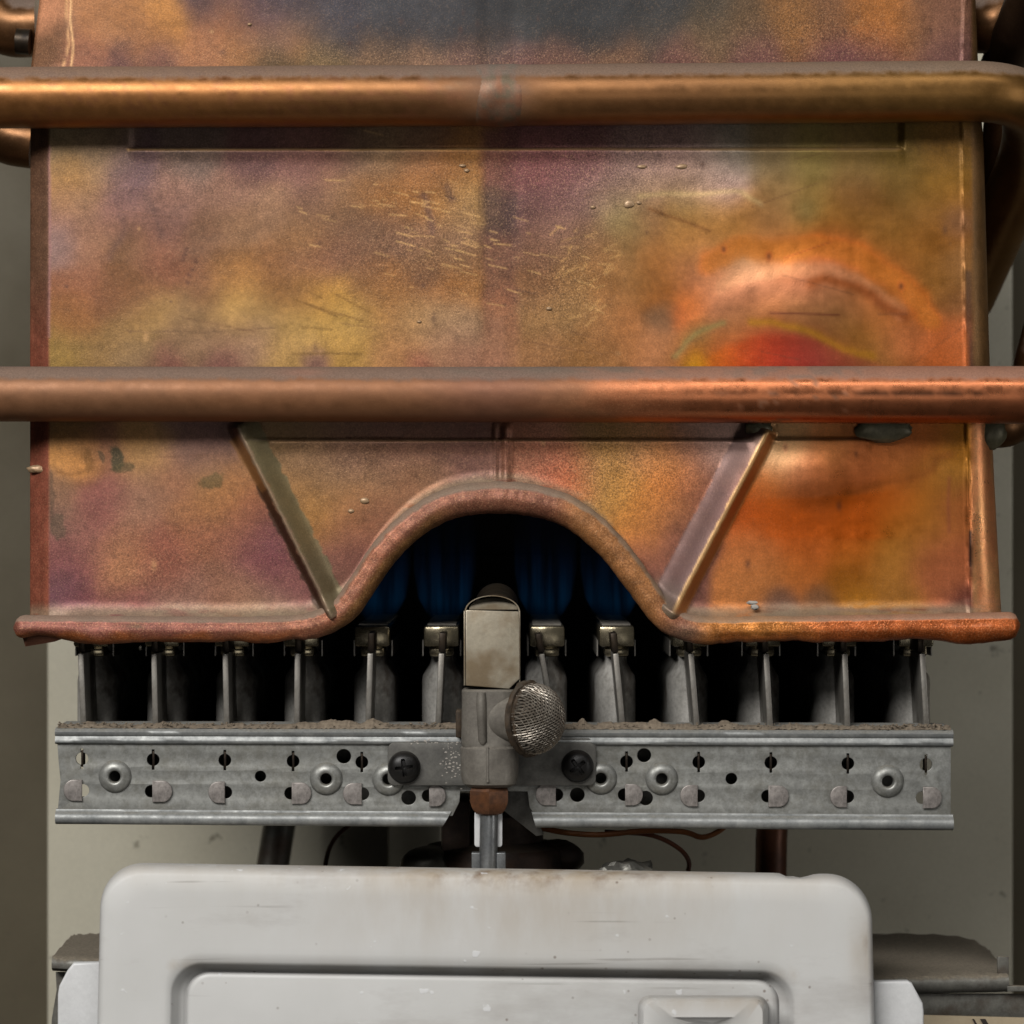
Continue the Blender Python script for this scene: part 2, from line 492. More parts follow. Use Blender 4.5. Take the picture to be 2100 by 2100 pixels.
GAIN = 1.0
def blob(col, px, py, cx, cy, rx, ry, c, k=1.0, rot=0.0, p=1.0):
    ca, sa = math.cos(R(rot)), math.sin(R(rot))
    dx = px - cx; dy = py - cy
    u = (dx * ca + dy * sa) / rx; v = (-dx * sa + dy * ca) / ry
    wgt = k * np.exp(-((u * u + v * v) ** p) * 0.9)
    t = wgt[:, None] if col.ndim == 2 else wgt
    cc = linarr(c) if col.ndim == 2 else c
    return col * (1 - t) + cc * t

def polyline_d(px, py, pts):
    d = np.full(px.shape, 1e9, np.float32)
    for (x0, y0), (x1, y1) in zip(pts[:-1], pts[1:]):
        dx, dy = x1 - x0, y1 - y0
        t = np.clip(((px - x0) * dx + (py - y0) * dy) / (dx * dx + dy * dy), 0, 1)
        d = np.minimum(d, np.hypot(px - x0 - t * dx, py - y0 - t * dy))
    return d

TINT_AND_SHEEN = """130,320,130,112,88 200,315,125,105,85 140,350,150,110,55,24 130,375,160,120,80 200,360,150,115,80 270,352,103,80,82 260,375,110,84,90 400,325,112,92,85 520,340,108,76,74 350,400,140,105,92 470,400,140,105,90 250,430,138,100,92 150,420,145,110,85 130,460,145,108,98 330,450,125,92,85 120,500,140,115,115,24 170,500,150,110,88 270,500,125,92,65 320,510,140,95,75 420,500,125,92,72 500,460,138,104,78 560,430,150,115,92 160,580,138,92,68 260,590,125,88,58 350,560,130,85,62 420,590,125,85,60 480,560,145,102,60 500,590,172,127,75 560,550,140,98,60 570,600,130,90,50 150,640,140,95,55 250,620,128,85,58 330,640,155,122,78 280,670,150,118,72 400,640,150,120,85 480,630,184,148,90 540,650,165,135,85 520,680,145,112,95 440,700,140,108,85 380,690,135,105,80 130,720,140,112,60 200,730,135,105,65 290,720,135,108,80 340,740,130,85,75,24 450,746,125,82,75,20
620,330,125,88,82 680,330,115,78,72 640,380,125,88,80 740,320,120,95,78 800,310,135,108,82 850,310,130,98,78 700,390,145,110,80 760,390,140,98,58 640,420,135,102,85 820,400,145,100,55 850,360,148,102,60 900,350,140,95,55 950,350,155,110,65 880,430,150,105,55 930,430,160,122,80 965,420,150,118,75 690,440,125,92,65 620,460,130,98,72 620,490,145,105,65 730,480,118,88,68 700,520,130,92,72 650,550,132,92,68 600,540,140,100,75 820,480,125,92,72 870,490,135,102,82 940,480,135,105,85 880,540,125,92,60 960,520,130,95,65 850,580,130,90,58 760,570,130,92,62 640,610,170,125,65 690,620,182,138,70 600,600,140,100,58 800,600,150,105,60 900,600,145,98,55 960,600,150,105,60 870,570,110,80,65,20 620,660,177,144,90 700,660,177,144,85 760,660,165,128,78 600,710,170,135,85 700,710,165,128,70 800,640,150,108,65 840,660,165,130,90 900,660,165,135,105 950,670,160,130,105 820,710,165,120,80 900,710,160,118,92 950,720,150,108,88 650,748,130,95,90,16 860,746,145,92,75,18
1110,340,125,80,80 1160,360,125,85,85 1220,340,118,80,80 1110,430,105,72,70 1180,410,130,98,95 1250,390,140,112,105 1300,340,135,108,105 1370,340,140,112,110 1450,340,150,125,120 1490,335,140,130,120 1340,385,165,135,115 1420,380,182,150,135 1480,385,196,162,160 1150,470,140,105,90 1200,500,130,98,75 1120,520,125,90,70 1180,560,140,105,65 1120,600,130,92,62 1130,650,150,115,75 1180,640,150,115,75 1270,440,150,130,90 1290,500,140,110,70 1340,450,150,110,75 1400,420,150,120,65 1450,420,145,110,55 1480,470,170,120,65 1560,440,165,120,70 1400,480,165,120,65 1340,540,150,105,60 1300,560,145,105,60 1240,540,160,115,70 1250,600,160,112,68 1360,540,175,115,55 1350,590,155,95,35 1420,560,150,100,65 1430,500,185,130,75 1530,490,207,140,75 1500,460,175,130,70 1440,580,200,130,90 1480,560,205,145,105 1540,560,208,155,125 1420,620,204,118,46,24 1405,650,204,115,60,20 1470,620,185,125,95 1540,600,197,130,100 1500,640,170,110,80 1560,620,175,108,65 1350,655,112,88,66,22 1300,680,170,115,70 1230,700,160,112,70 1200,720,140,100,55 1370,700,180,125,88 1120,720,150,108,72 1430,680,148,122,74,18 1420,718,165,105,36 1425,740,200,142,20,14 1500,670,165,125,75 1560,660,165,125,70 1500,700,175,100,50 1560,700,190,72,36 1510,730,196,92,20 1580,735,190,85,60
1580,330,130,110,80 1660,340,140,120,70 1750,340,130,105,60 1850,330,115,92,40 1920,330,130,95,40 1930,390,142,105,28 1600,400,160,128,85 1660,420,145,115,60 1650,435,125,115,75,18 1750,400,135,95,50 1800,440,130,88,35 1850,380,130,98,45 1900,440,145,105,50 1640,455,150,120,55 1720,450,150,105,40 1800,470,138,98,35 1910,480,152,98,32 1940,420,150,100,45 1590,450,185,140,100 1600,480,190,130,75 1680,488,160,96,40 1640,510,216,128,52 1600,520,210,120,42 1700,515,194,104,38 1760,522,184,105,48 1800,490,158,110,48 1850,530,155,108,45 1830,560,190,115,56 1780,550,194,120,58 1620,560,192,132,102 1700,552,188,127,97 1650,590,175,110,80 1830,590,192,122,65 1880,640,194,120,62 1900,590,150,105,45 1930,560,155,105,45 1700,600,192,132,92 1760,612,188,122,76 1700,640,150,105,70 1800,660,188,120,64 1640,630,170,110,75 1640,655,165,125,70 1720,660,170,120,75 1700,690,150,105,40 1750,702,157,110,36 1600,690,165,76,56 1660,710,170,72,64 1640,735,155,60,48 1720,738,165,80,60 1570,730,195,72,36 1800,730,165,115,60 1850,720,188,115,65 1870,690,177,110,70 1920,710,196,105,45 1950,690,188,110,62 1955,450,138,98,72,20 1960,550,150,108,65,24 1955,620,140,95,55,24
150,880,120,88,50 140,945,188,136,80,24 170,960,176,125,70,20 180,920,166,120,70,20 120,1020,140,105,80 110,1060,125,95,85 210,930,135,92,75 285,930,165,125,80 300,940,165,128,85 380,915,130,100,92 430,915,120,90,90 455,930,125,95,85 220,1020,140,90,82 300,1000,142,105,88 360,985,150,105,82 430,970,150,112,72 470,980,160,112,70 200,1050,138,86,80 290,1050,150,112,92 380,1040,150,105,72 450,1030,160,112,72 500,1050,150,98,75 170,1100,140,95,85 250,1110,155,108,82 320,1110,133,80,64 400,1110,145,95,70 480,1100,140,92,75 540,1110,120,74,78 100,1140,130,80,78 130,1200,112,76,85 170,1160,125,74,75 170,1230,125,74,78 230,1180,167,118,85 270,1160,167,118,85 310,1140,130,78,64 350,1170,140,88,72 280,1220,135,85,78 380,1210,142,105,92 450,1200,140,98,80 500,1220,155,115,95 350,1250,140,108,98 250,1250,125,80,80 540,1150,123,73,78 590,1210,130,82,82 560,1250,145,118,100
560,930,135,108,78 620,940,135,105,80 700,940,130,98,82 800,930,125,90,78 900,930,122,88,76 970,930,118,82,72 1010,950,118,85,75 600,990,150,112,72 680,980,145,112,82 780,970,140,108,82 860,970,138,102,78 640,1050,160,118,68 700,1040,158,115,75 760,1020,150,110,78 820,1010,140,98,72 660,1090,155,110,65 720,1080,150,100,72 770,1060,135,90,70 690,1130,130,85,75 720,1130,125,80,72 690,1180,120,85,72
1070,930,150,100,78 1130,930,165,115,95 1150,965,178,95,66 1100,960,150,100,80 1180,990,170,110,75 1210,930,150,115,75 1260,930,160,120,75 1250,960,175,130,75 1280,1000,182,132,70 1230,1010,170,130,75 1320,930,175,130,95 1350,950,192,130,72 1380,980,208,130,64 1390,940,170,120,90 1450,910,172,137,127 1490,910,192,157,152 1430,950,150,100,80 1350,1030,197,130,68 1300,1060,192,130,66 1380,1050,180,120,75 1330,1100,192,125,75 1420,1020,130,85,75 1340,1140,160,105,85 1400,1090,125,82,75 1360,1180,125,82,72 1370,1212,135,130,115,16
1620,910,205,148,102 1600,935,215,165,132 1700,920,192,125,74 1650,970,188,118,78 1760,960,178,105,60 1830,930,182,110,60 1900,890,182,105,48 1960,905,168,112,30 1870,960,150,92,42 1580,992,200,118,56 1680,1004,188,110,60 1560,1056,186,88,10 1650,1056,184,88,10 1750,1046,190,96,18 1840,1026,194,105,34 1900,1000,178,112,36 1940,980,166,118,52 1850,1060,184,108,36 1900,1060,172,116,40 1950,1050,162,98,52 1975,1040,172,105,58 1620,1086,186,92,18 1750,1090,184,92,16 1830,1080,172,106,24 1560,1124,192,118,66 1660,1124,194,105,40 1760,1130,180,105,32 1850,1120,180,126,56 1900,1110,167,105,52 1560,1180,182,118,66 1640,1170,182,110,50 1740,1190,148,92,8 1820,1160,177,121,50 1900,1160,167,98,62 1950,1140,177,105,68 1950,1200,167,100,65 1600,1232,112,84,72,20 1680,1232,130,92,65,20 1760,1232,180,122,36,22 1840,1222,162,110,46 1980,1232,122,70,65,22
90,30,195,140,110,22 110,80,115,82,58 200,40,150,105,70 250,60,140,98,62 340,50,167,118,66 300,90,135,92,65 250,120,96,66,65,22 330,115,104,71,65,22 180,110,135,90,70 420,90,145,100,70 450,40,140,95,65 520,30,115,80,70 560,60,100,75,75 430,5,75,58,65 540,5,75,62,72 500,90,140,98,62 600,75,140,100,62 560,122,88,71,46,28 650,115,110,88,58 640,50,85,70,68 700,60,65,58,62 700,10,80,75,85 800,10,92,90,97 800,70,53,50,54 780,112,115,88,65,32 900,20,97,94,100 900,60,56,54,56 880,122,125,95,75,32 960,122,110,80,70,32 1000,40,65,65,68 1000,90,85,70,62 1050,122,110,78,72,32 1100,30,72,72,72 1160,60,48,48,48 1150,122,115,82,70,32 1250,20,80,80,82 1250,60,56,55,55 1280,116,120,88,68,32 1350,30,73,70,68 1350,70,78,68,60 1400,122,120,82,75,32 1450,40,85,75,62 1450,80,115,90,65 1530,50,105,82,58 1550,110,115,78,72 1620,30,135,95,55 1650,70,140,98,58 1700,40,120,85,60 1700,110,110,70,70 1780,30,152,100,52 1820,60,167,108,50 1800,105,115,76,72 1880,60,135,95,65 1930,40,125,88,70 1930,100,112,77,72
1150,10,76,76,78 600,10,78,66,74 1350,0,80,78,78"""
def paint_shell(px0, py0):
    """heat tint, tarnish and some painted highlights, interpolated between colours noted on the sheet"""
    n1 = fbm(px0 / 60, py0 / 60, 4, 3.0); n2 = fbm(px0 / 60, py0 / 60, 4, 41.0)
    wk = 1 - .68 * sstep(1350, 1500, px0)
    px = px0 + 34 * n1 * wk; py = py0 + 30 * n2 * wk
    acc = np.zeros((len(px), 3), np.float64); tot = np.zeros(len(px), np.float64)
    band = np.where(py0 < 200, 0, np.where(py0 < 805, 1, 2))
    for tok in TINT_AND_SHEEN.split():
        v = [float(x) for x in tok.split(',')]
        sg = .92 * v[5] if len(v) > 5 else 31.0
        bnd = 0 if v[1] < 200 else (1 if v[1] < 805 else 2)
        sel = np.where((band == bnd) & (np.abs(px - v[0]) < 4.5 * sg + 40) & (np.abs(py - v[1]) < 4.5 * sg + 40))[0]
        dd = ((px[sel] - v[0]) ** 2 + (py[sel] - v[1]) ** 2) / (2 * sg * sg)
        w_ = np.exp(-dd) * (31.0 / sg) ** .6 + 2e-5 / (1 + dd)
        acc[sel] += w_[:, None] * linarr(v[2:5]); tot[sel] += w_
    col = np.where(tot[:, None] > 1e-9, acc / np.maximum(tot, 1e-9)[:, None], linarr((130, 92, 66))).astype(np.float32)
    spk = np.full(len(px), 0.30, np.float32)
    glo = np.full(len(px), 0.35, np.float32)
    soot = np.exp(-(((px - 1060) / 430) ** 2 + ((py + 10) / 100) ** 2) ** 1.6)
    col = col * (1 - .68 * soot[:, None]) + linarr((40, 39, 41)) * (.68 * soot[:, None])
    # dark oxide band down the middle fold
    bw = sstep(976, 1004, px0 + 22 * n2) * sstep(1074, 1046, px0 + 16 * n2)
    for y0, y1, c, k in ((250, 400, (110, 70, 66), .85), (385, 500, (82, 60, 56), .85), (480, 620, (116, 80, 68), .7), (600, 690, (140, 92, 72), .6), (670, 760, (150, 106, 82), .6)):
        w_ = bw * k * sstep(y0 - 20, y0 + 25, py) * sstep(y1 + 20, y1 - 25, py)
        col = col * (1 - w_[:, None]) + linarr(c) * w_[:, None]
    def stroke(pts, c, wd, k, jit=0.0, p=2):
        nonlocal col
        dd = polyline_d(px0 + jit * n1, py0 + jit * n2, pts)
        w_ = k * np.exp(-(dd / wd) ** p)
        col = col * (1 - w_[:, None]) + linarr(c) * w_[:, None]
    # right-hand swirl: run marks with definite borders
    stroke([(1455, 540), (1520, 508), (1600, 510), (1680, 506), (1760, 524), (1830, 560), (1880, 612), (1912, 660)], (214, 122, 46), 24, .75, 22, 4)
    stroke([(1480, 590), (1560, 556), (1640, 556), (1720, 558), (1790, 590), (1850, 640)], (206, 146, 110), 16, .5, 22, 4)  # pink band inside the arc is a painted highlight
    yc_ = np.interp(px0, [1380, 1430, 1500, 1560, 1620, 1700, 1780, 1850], [770, 738, 708, 690, 682, 698, 730, 765])
    inr = sstep(-9, 12, py0 + 14 * n2 - yc_) * sstep(805, 800, py0) * sstep(1360, 1390, px0) * sstep(1850, 1800, px0) * sstep(600, 640, py0)
    rc = np.stack([np.interp(px0, [1420, 1460, 1520, 1590, 1680, 1770], [lin((c0, c1, c2))[q] for c0, c1, c2 in ((206, 150, 24), (204, 112, 20), (200, 84, 26), (190, 66, 38), (172, 72, 62), (168, 92, 66))]) for q in range(3)], -1)
    col = col * (1 - .6 * inr[:, None]) + rc * (.6 * inr[:, None])
    stroke([(1668, 582), (1690, 573), (1735, 580), (1790, 602), (1830, 632), (1865, 645)], (158, 88, 40), 13, .85, 26)
    stroke([(1540, 662), (1590, 664), (1640, 672), (1680, 692), (1730, 716), (1790, 728)], (184, 130, 40), 9, .8, 14)
    stroke([(1385, 730), (1410, 700), (1440, 674), (1480, 664)], (150, 134, 86), 7, .7, 18)
    stroke([(1580, 643), (1720, 647)], (120, 66, 48), 2.2, .7, 4)
    stroke([(1800, 644), (1860, 643)], (130, 80, 50), 2.0, .6, 4)
    stroke([(1330, 432), (1380, 450), (1450, 476)], (128, 84, 42), 4, .6, 14)
    stroke([(1310, 404), (1370, 398), (1440, 395), (1520, 398), (1560, 420)], (200, 172, 128), 6, .5, 18)
    stroke([(240, 400), (256, 470), (222, 530)], (104, 76, 74), 9, .35, 16)
    stroke([(300, 405), (322, 450), (332, 478)], (98, 74, 70), 8, .4, 16)
    stroke([(383, 510), (376, 532)], (88, 58, 46), 4.5, .7, 4)
    for q in ((400, 535), (392, 552), (386, 563), (383, 578)): stroke([q, (q[0] + 3, q[1] + 2)], (92, 60, 48), 4, .65)
    stroke([(868, 400), (874, 430), (880, 480)], (98, 70, 64), 8, .65, 30)
    stroke([(915, 385), (924, 410)], (110, 80, 66), 9, .6, 10)
    stroke([(260, 679), (420, 681), (560, 672)], (110, 84, 62), 2, .5, 8)
    stroke([(620, 672), (680, 676)], (120, 92, 46), 3, .55, 6); stroke([(600, 727), (740, 725)], (116, 88, 44), 2.5, .6, 6)
    for a_, b_ in (((600, 612), (690, 648)), ((625, 622), (745, 660)), ((690, 604), (760, 642)), ((635, 600), (660, 612))): stroke([a_, b_], (128, 94, 48), 2.4, .6, 5)
    # lower left: old flux patches
    for cx, cy, rx, ry_, c, k in ((234, 938, 17, 30, (76, 70, 48), .9), (250, 960, 30, 14, (92, 80, 54), .7), (438, 982, 26, 18, (96, 82, 50), .7), (204, 935, 6, 12, (84, 70, 50), .7), (118, 1085, 16, 30, (96, 82, 66), .6), (106, 1015, 8, 60, (100, 78, 62), .6), (180, 945, 9, 26, (120, 84, 40), .6)):
        e_ = np.exp(-(((px0 + 26 * n1 - cx) / rx) ** 2 + ((py0 + 26 * n2 - cy) / ry_) ** 2)) + .5 * fbm(px0 / 9, py0 / 9, 3, 33.0)
        w_ = k * sstep(.3, .55, e_)
        col = col * (1 - w_[:, None]) + linarr(c) * w_[:, None]
    stroke([(118, 968), (145, 976), (170, 968), (190, 958)], (140, 98, 56), 3, .7, 6)
    # fold mark across the orange panel and the hard tide line above it
    tide = sstep(1012, 1020, py0 + 10 * n2 + .05 * (px0 - 1700)) * sstep(1110, 1098, py0 + 10 * n1) * sstep(1540, 1580, px0) * sstep(1860, 1780, px0)
    col = col * (1 - .5 * tide[:, None]) + linarr((190, 94, 14)) * (.5 * tide[:, None])
    stroke([(1952, 930), (1925, 940), (1915, 962), (1880, 975), (1800, 995), (1740, 1010)], (146, 84, 34), 8, .5, 14)
    stroke([(1990, 1092), (1992, 1150)], (50, 40, 40), 3.0, .9); stroke([(1990, 1150), (1991, 1180)], (70, 54, 50), 2.5, .6)
    stroke([(1700, 1248), (1800, 1252), (1960, 1250)], (120, 66, 56), 4, .7, 6)
    # ribs: shaded downhill side of left rib is painted with the flanks
    # corner strips
    left = sstep(103, 98, px0)
    strip = linarr((112, 82, 64)) * (1 - sstep(520, 760, py0))[:, None] + linarr((142, 84, 66)) * sstep(520, 760, py0)[:, None]
    strip = strip * (1 + 0.5 * fbm(px0 / 12, py0 / 120, 3, 8.0))[:, None]
    left = left * sstep(200, 260, py0)
    col = col * (1 - left[:, None]) + strip * left[:, None]
    right = sstep(1988, 2000, px0)
    rs = linarr((120, 90, 56)) * (1 - sstep(780, 900, py0))[:, None] + linarr((206, 140, 100)) * sstep(780, 900, py0)[:, None]
    rs = rs * (1 + 0.5 * fbm(px0 / 10, py0 / 90, 3, 28.0))[:, None]
    col = col * (1 - right[:, None]) + rs * right[:, None]
    # dust lying on the curl above the rim
    ybx = ybot(px0)
    dw = .62 * sstep(58, 30, ybx - py0 + 18 * n2) * sstep(-.25, .05, fbm(px0 / 40, py0 / 12, 4, 71.0) + .05)
    col = col * (1 - dw[:, None]) + linarr((150, 136, 118)) * dw[:, None]
    stroke([(262, 307), (1846, 305)], (214, 168, 106), 2.6, .55, 3)  # golden lit look of the slot lip painted into the colour
    stroke([(560, 904), (1420, 904)], (196, 150, 108), 2.4, .35, 3)  # same painted highlight on the lip below the lower pipe
    # thin outline runs of pale metal
    wig = 5 * fbm(px0 * 0, py0 / 50, 2, 5.0)
    for pts, c, wd, k in (([(148, -40), (144, 40), (150, 90), (146, 135)], (206, 168, 128), 2.2, .8),
                          ([(140, -40), (136, 30), (142, 90), (130, 135)], (190, 150, 112), 2.2, .7),
                          ([(101, 300), (101, 690)], (150, 110, 110), 3.0, .7),
                          ([(1946, 980), (1946, 1090)], (150, 86, 60), 4, .5),
                          ([(1990, 1090), (1991, 1160)], (52, 40, 40), 3.0, .9),
                          ([(1985, 560), (1990, 750)], (84, 66, 58), 6, .8)):
        dd = polyline_d(px0 + wig, py0, pts)
        ww = k * np.exp(-(dd / wd) ** 2)
        col = col * (1 - ww[:, None]) + linarr(c) * ww[:, None]
    # scratches, two slanting families
    rr = random.Random(5)
    for k in range(150):
        if k < 95:
            cx = rr.gauss(930, 130); cy = 480 + (cx - 930) * 0.22 + rr.gauss(0, 55); a = R(14 + rr.gauss(0, 5)); Ls = rr.uniform(3, 20)
            c = (208, 168, 118) if rr.random() < .8 else (80, 56, 46)
        elif k < 125:
            cx = rr.gauss(1190, 40); cy = rr.gauss(540, 70); a = R(-35 + rr.gauss(0, 12)); Ls = rr.uniform(4, 16); c = (206, 164, 112)
        else:
            cx = rr.uniform(120, 1950); cy = rr.choice([rr.uniform(320, 730), rr.uniform(900, 1230)]); a = R(rr.gauss(0, 14)); Ls = rr.uniform(20, 90); c = (106, 72, 52)
        x0, y0, x1, y1 = cx - Ls * math.cos(a), cy - Ls * math.sin(a), cx + Ls * math.cos(a), cy + Ls * math.sin(a)
        sel = np.where((px0 > min(x0, x1) - 8) & (px0 < max(x0, x1) + 8) & (py0 > min(y0, y1) - 8) & (py0 < max(y0, y1) + 8))[0]
        if len(sel) == 0: continue
        dd = polyline_d(px0[sel], py0[sel], [(x0, y0), (x1, y1)])
        ww = (rr.uniform(.25, .6) if k < 125 else .3) * np.exp(-(dd / 1.7) ** 2)
        col[sel] = col[sel] * (1 - ww[:, None]) + linarr(c) * ww[:, None]
    # dark pits and drips
    for k in range(70):
        cx = rr.uniform(110, 1960); cy = rr.choice([rr.uniform(20, 120), rr.uniform(320, 730), rr.uniform(900, 1230)]); r = rr.uniform(2, 6)
        sel = np.where((abs(px0 - cx) < 20) & (abs(py0 - cy) < 30))[0]
        if len(sel) == 0: continue
        ww = rr.uniform(.3, .7) * np.exp(-((px0[sel] - cx) ** 2 / r ** 2 + (py0[sel] - cy) ** 2 / (r * rr.uniform(.7, 2)) ** 2))
        col[sel] = col[sel] * (1 - ww[:, None]) + linarr((78, 54, 46) if rr.random() < .85 else (190, 150, 110)) * ww[:, None]
    cln = 1 - .85 * sstep(1400, 1560, px0) * sstep(300, 340, py0)
    gr = 1 + (.34 * fbm(px0 / 7, py0 / 7, 2, 55.0) + .10 * (RNG.rand(len(px0)) - .5)) * (.2 + .8 * cln)
    mot = 1 + .16 * fbm(px0 / 26, py0 / 22, 4, 77.0) + .10 * fbm(px0 / 160, py0 / 5, 2, 13.0) + .10 * fbm(px0 / 5, py0 / 120, 2, 14.0) * sstep(1450, 1600, px0)
    mean = np.array([.27, .135, .062], np.float32)
    col = mean * np.power(np.maximum(col, 1e-4) / mean, np.array([1.15, 1.15, 1.10], np.float32))
    col = np.minimum(col, .62)
    col = col * (gr * mot)[:, None] * GAIN * np.array([1.08, .98, .83], np.float32)
    G = lambda arr, cx, cy, rx, ry, v, k=1.0, p=1.0: blob(arr, px, py, cx, cy, rx, ry, v, k, 0, p)
    for cx, cy, rx, ry, v in ((1250, 350, 230, 80, 1.0), (900, 500, 200, 150, .75), (1180, 560, 90, 120, .9), (470, 360, 300, 70, .55), (1250, 960, 200, 90, 1.0),
                              (1640, 60, 180, 70, .9), (1050, 116, 600, 24, .8), (350, 1150, 250, 100, .6), (750, 930, 150, 60, .6), (1060, 20, 380, 60, .12)):
        spk = G(spk, cx, cy, rx, ry, v, .9)
    for cx, cy, rx, ry, v in ((1680, 560, 290, 220, .0), (1800, 1060, 260, 160, .0), (1360, 560, 110, 110, .05), (1700, 400, 250, 100, .05), (500, 640, 250, 50, .1)):
        spk = G(spk, cx, cy, rx, ry, v, .95)
    for cx, cy, rx, ry, v in ((1700, 560, 280, 250, .75), (1780, 1040, 270, 170, .95), (1330, 540, 120, 110, .5), (2010, 1060, 40, 200, 1.0), (1500, 390, 100, 60, .8), (1050, 0, 500, 130, .2), (300, 1080, 260, 180, .15), (600, 400, 300, 80, .3)):
        glo = G(glo, cx, cy, rx, ry, v, .95)
    return col, np.clip(spk, 0, 1), np.clip(glo, 0, 1)

# ------------------------------------------------------------------ SETTING: the casing of the heater behind
YB = 0.165
def setting():
    xl = P(96, 0, YB).x; xr = P(2078, 0, YB).x
    bm = bmesh.new(); box(bm, xl, xr, YB, YB + 0.004, -0.34, 0.34, .0012)
    o = link('back_panel', bm_mesh('back_panel', bm), M['panel']); o['kind'] = 'structure'
    bm = bmesh.new(); box(bm, -0.5, 0.5, YB + 0.03, YB + 0.033, -0.5, 0.5)
    o = link('wall', bm_mesh('wall', bm), M['panel2']); o['kind'] = 'structure'
setting()

# ------------------------------------------------------------------ HEAT EXCHANGER
HX = empty('heat_exchanger', P(1040, 1290, 0.06), 'copper heat exchanger box with purple, gold and orange heat stains, ringed by two copper pipes', 'heat exchanger')

BEAD = [(28, 1288), (120, 1289), (300, 1290), (480, 1291), (600, 1288), (655, 1278), (706, 1250), (745, 1196), (788, 1133), (840, 1081), (897, 1043), (950, 1026), (1005, 1021),
        (1050, 1021), (1100, 1028), (1159, 1046), (1215, 1084), (1267, 1137), (1310, 1195), (1349, 1248), (1385, 1278), (1440, 1291), (1560, 1290), (1750, 1288), (1950, 1284), (2092, 1282)]
bead_pts = catmull([(x, y, 0) for x, y in BEAD], 14)
bx = np.array([p.x for p in bead_pts]); by = np.array([p.y for p in bead_pts])
def ybot(x): return np.interp(x, bx, by)

def lines(v, pts):
    return np.interp(v, [p[0] for p in pts], [p[1] for p in pts])

def height(px, py):
    """relief of the pressed copper sheet, in photograph pixels towards the viewer"""
    h = 5 * fbm(px / 260, py / 200, 3, 60.0) + 1.6 * fbm(px / 70, py / 60, 3, 20.0)
    # pressed slots under the two pipes
    for x0, x1, y0, y1, dep in ((262, 1856, 236, 307, 9), (505, 1545, 836, 904, 6), (1580, 1790, 836, 902, 5)):
        tipr = np.clip((x1 - px) / 14, 0, 1); tipl = np.clip((px - x0) / 14, 0, 1)
        hv = np.minimum(np.clip((py - y0) / 8, 0, 1), np.clip((y1 - py) / 5, 0, 1))
        h = h - dep * np.minimum(np.minimum(tipl, tipr), hv)
        # raised lower lip
        h = h + 4.0 * np.exp(-((py - y1 - 2) / np.where(py < y1 + 2, 3.0, 16.0)) ** 2) * np.minimum(tipl, tipr)
    # central fold
    h = h + (9 * np.exp(-((px - 1038) / 9.0) ** 2) + 4 * np.exp(-((px - 1016) / 5.0) ** 2)) * sstep(858, 880, py)
    h = h - 1.6 * (sstep(972, 1004, px) - sstep(1046, 1080, px)) * sstep(820, 700, py)
    # slanting ribs
    def rib(A, Bp, wl, wr, hh, wl1=None, wr1=None):
        ax, ay = A; bx_, by_ = Bp
        L = math.hypot(bx_ - ax, by_ - ay); ux, uy = (bx_ - ax) / L, (by_ - ay) / L
        nx, ny = -uy, ux
        if nx < 0: nx, ny = -nx, -ny
        s = (px - ax) * nx + (py - ay) * ny; t = ((px - ax) * ux + (py - ay) * uy) / L
        a = wl + (wl1 - wl) * np.clip(t, 0, 1); b = wr + (wr1 - wr) * np.clip(t, 0, 1)
        pr = np.where(s < 0, 1 + s / a, 1 - s / b)
        pr = np.clip(pr, 0, 1)
        return hh * (.55 * pr + .45 * pr * pr * (3 - 2 * pr)) * sstep(-0.02, 0.02, t) * sstep(1.06, 0.98, t)
    h = h + rib((486, 870), (684, 1268), 22, 46, 30, 14, 30)
    h = h + rib((1576, 880), (1376, 1262), 58, 22, 30, 52, 26)
    # soft dents and swellings on the right
    h = h + 13 * np.exp(-((px - 1665) / 95) ** 2 - ((py - 972) / 56) ** 2)
    h = h - 7 * np.exp(-((px - 1760) / 160) ** 2 - ((py - 1060) / 60) ** 2)
    h = h + 14 * np.exp(-((px - 1640) / 105) ** 2 - ((py - 632) / 80) ** 2) + 5 * np.exp(-((px - 1700) / 200) ** 2 - ((py - 690) / 110) ** 2) + 7 * np.exp(-((px - 1520) / 80) ** 2 - ((py - 440) / 60) ** 2)
    h = h + 2.0 * np.exp(-((np.hypot(px - 1640, (py - 800) * 1.05) - 246) / 34) ** 2) * sstep(1380, 1480, px) * sstep(760, 720, py)
    # curl out to the rim
    yb = ybot(px)
    h = h + 22 * np.clip(1 - (yb - 20 - py) / 40.0, 0, 1) ** 2
    return h

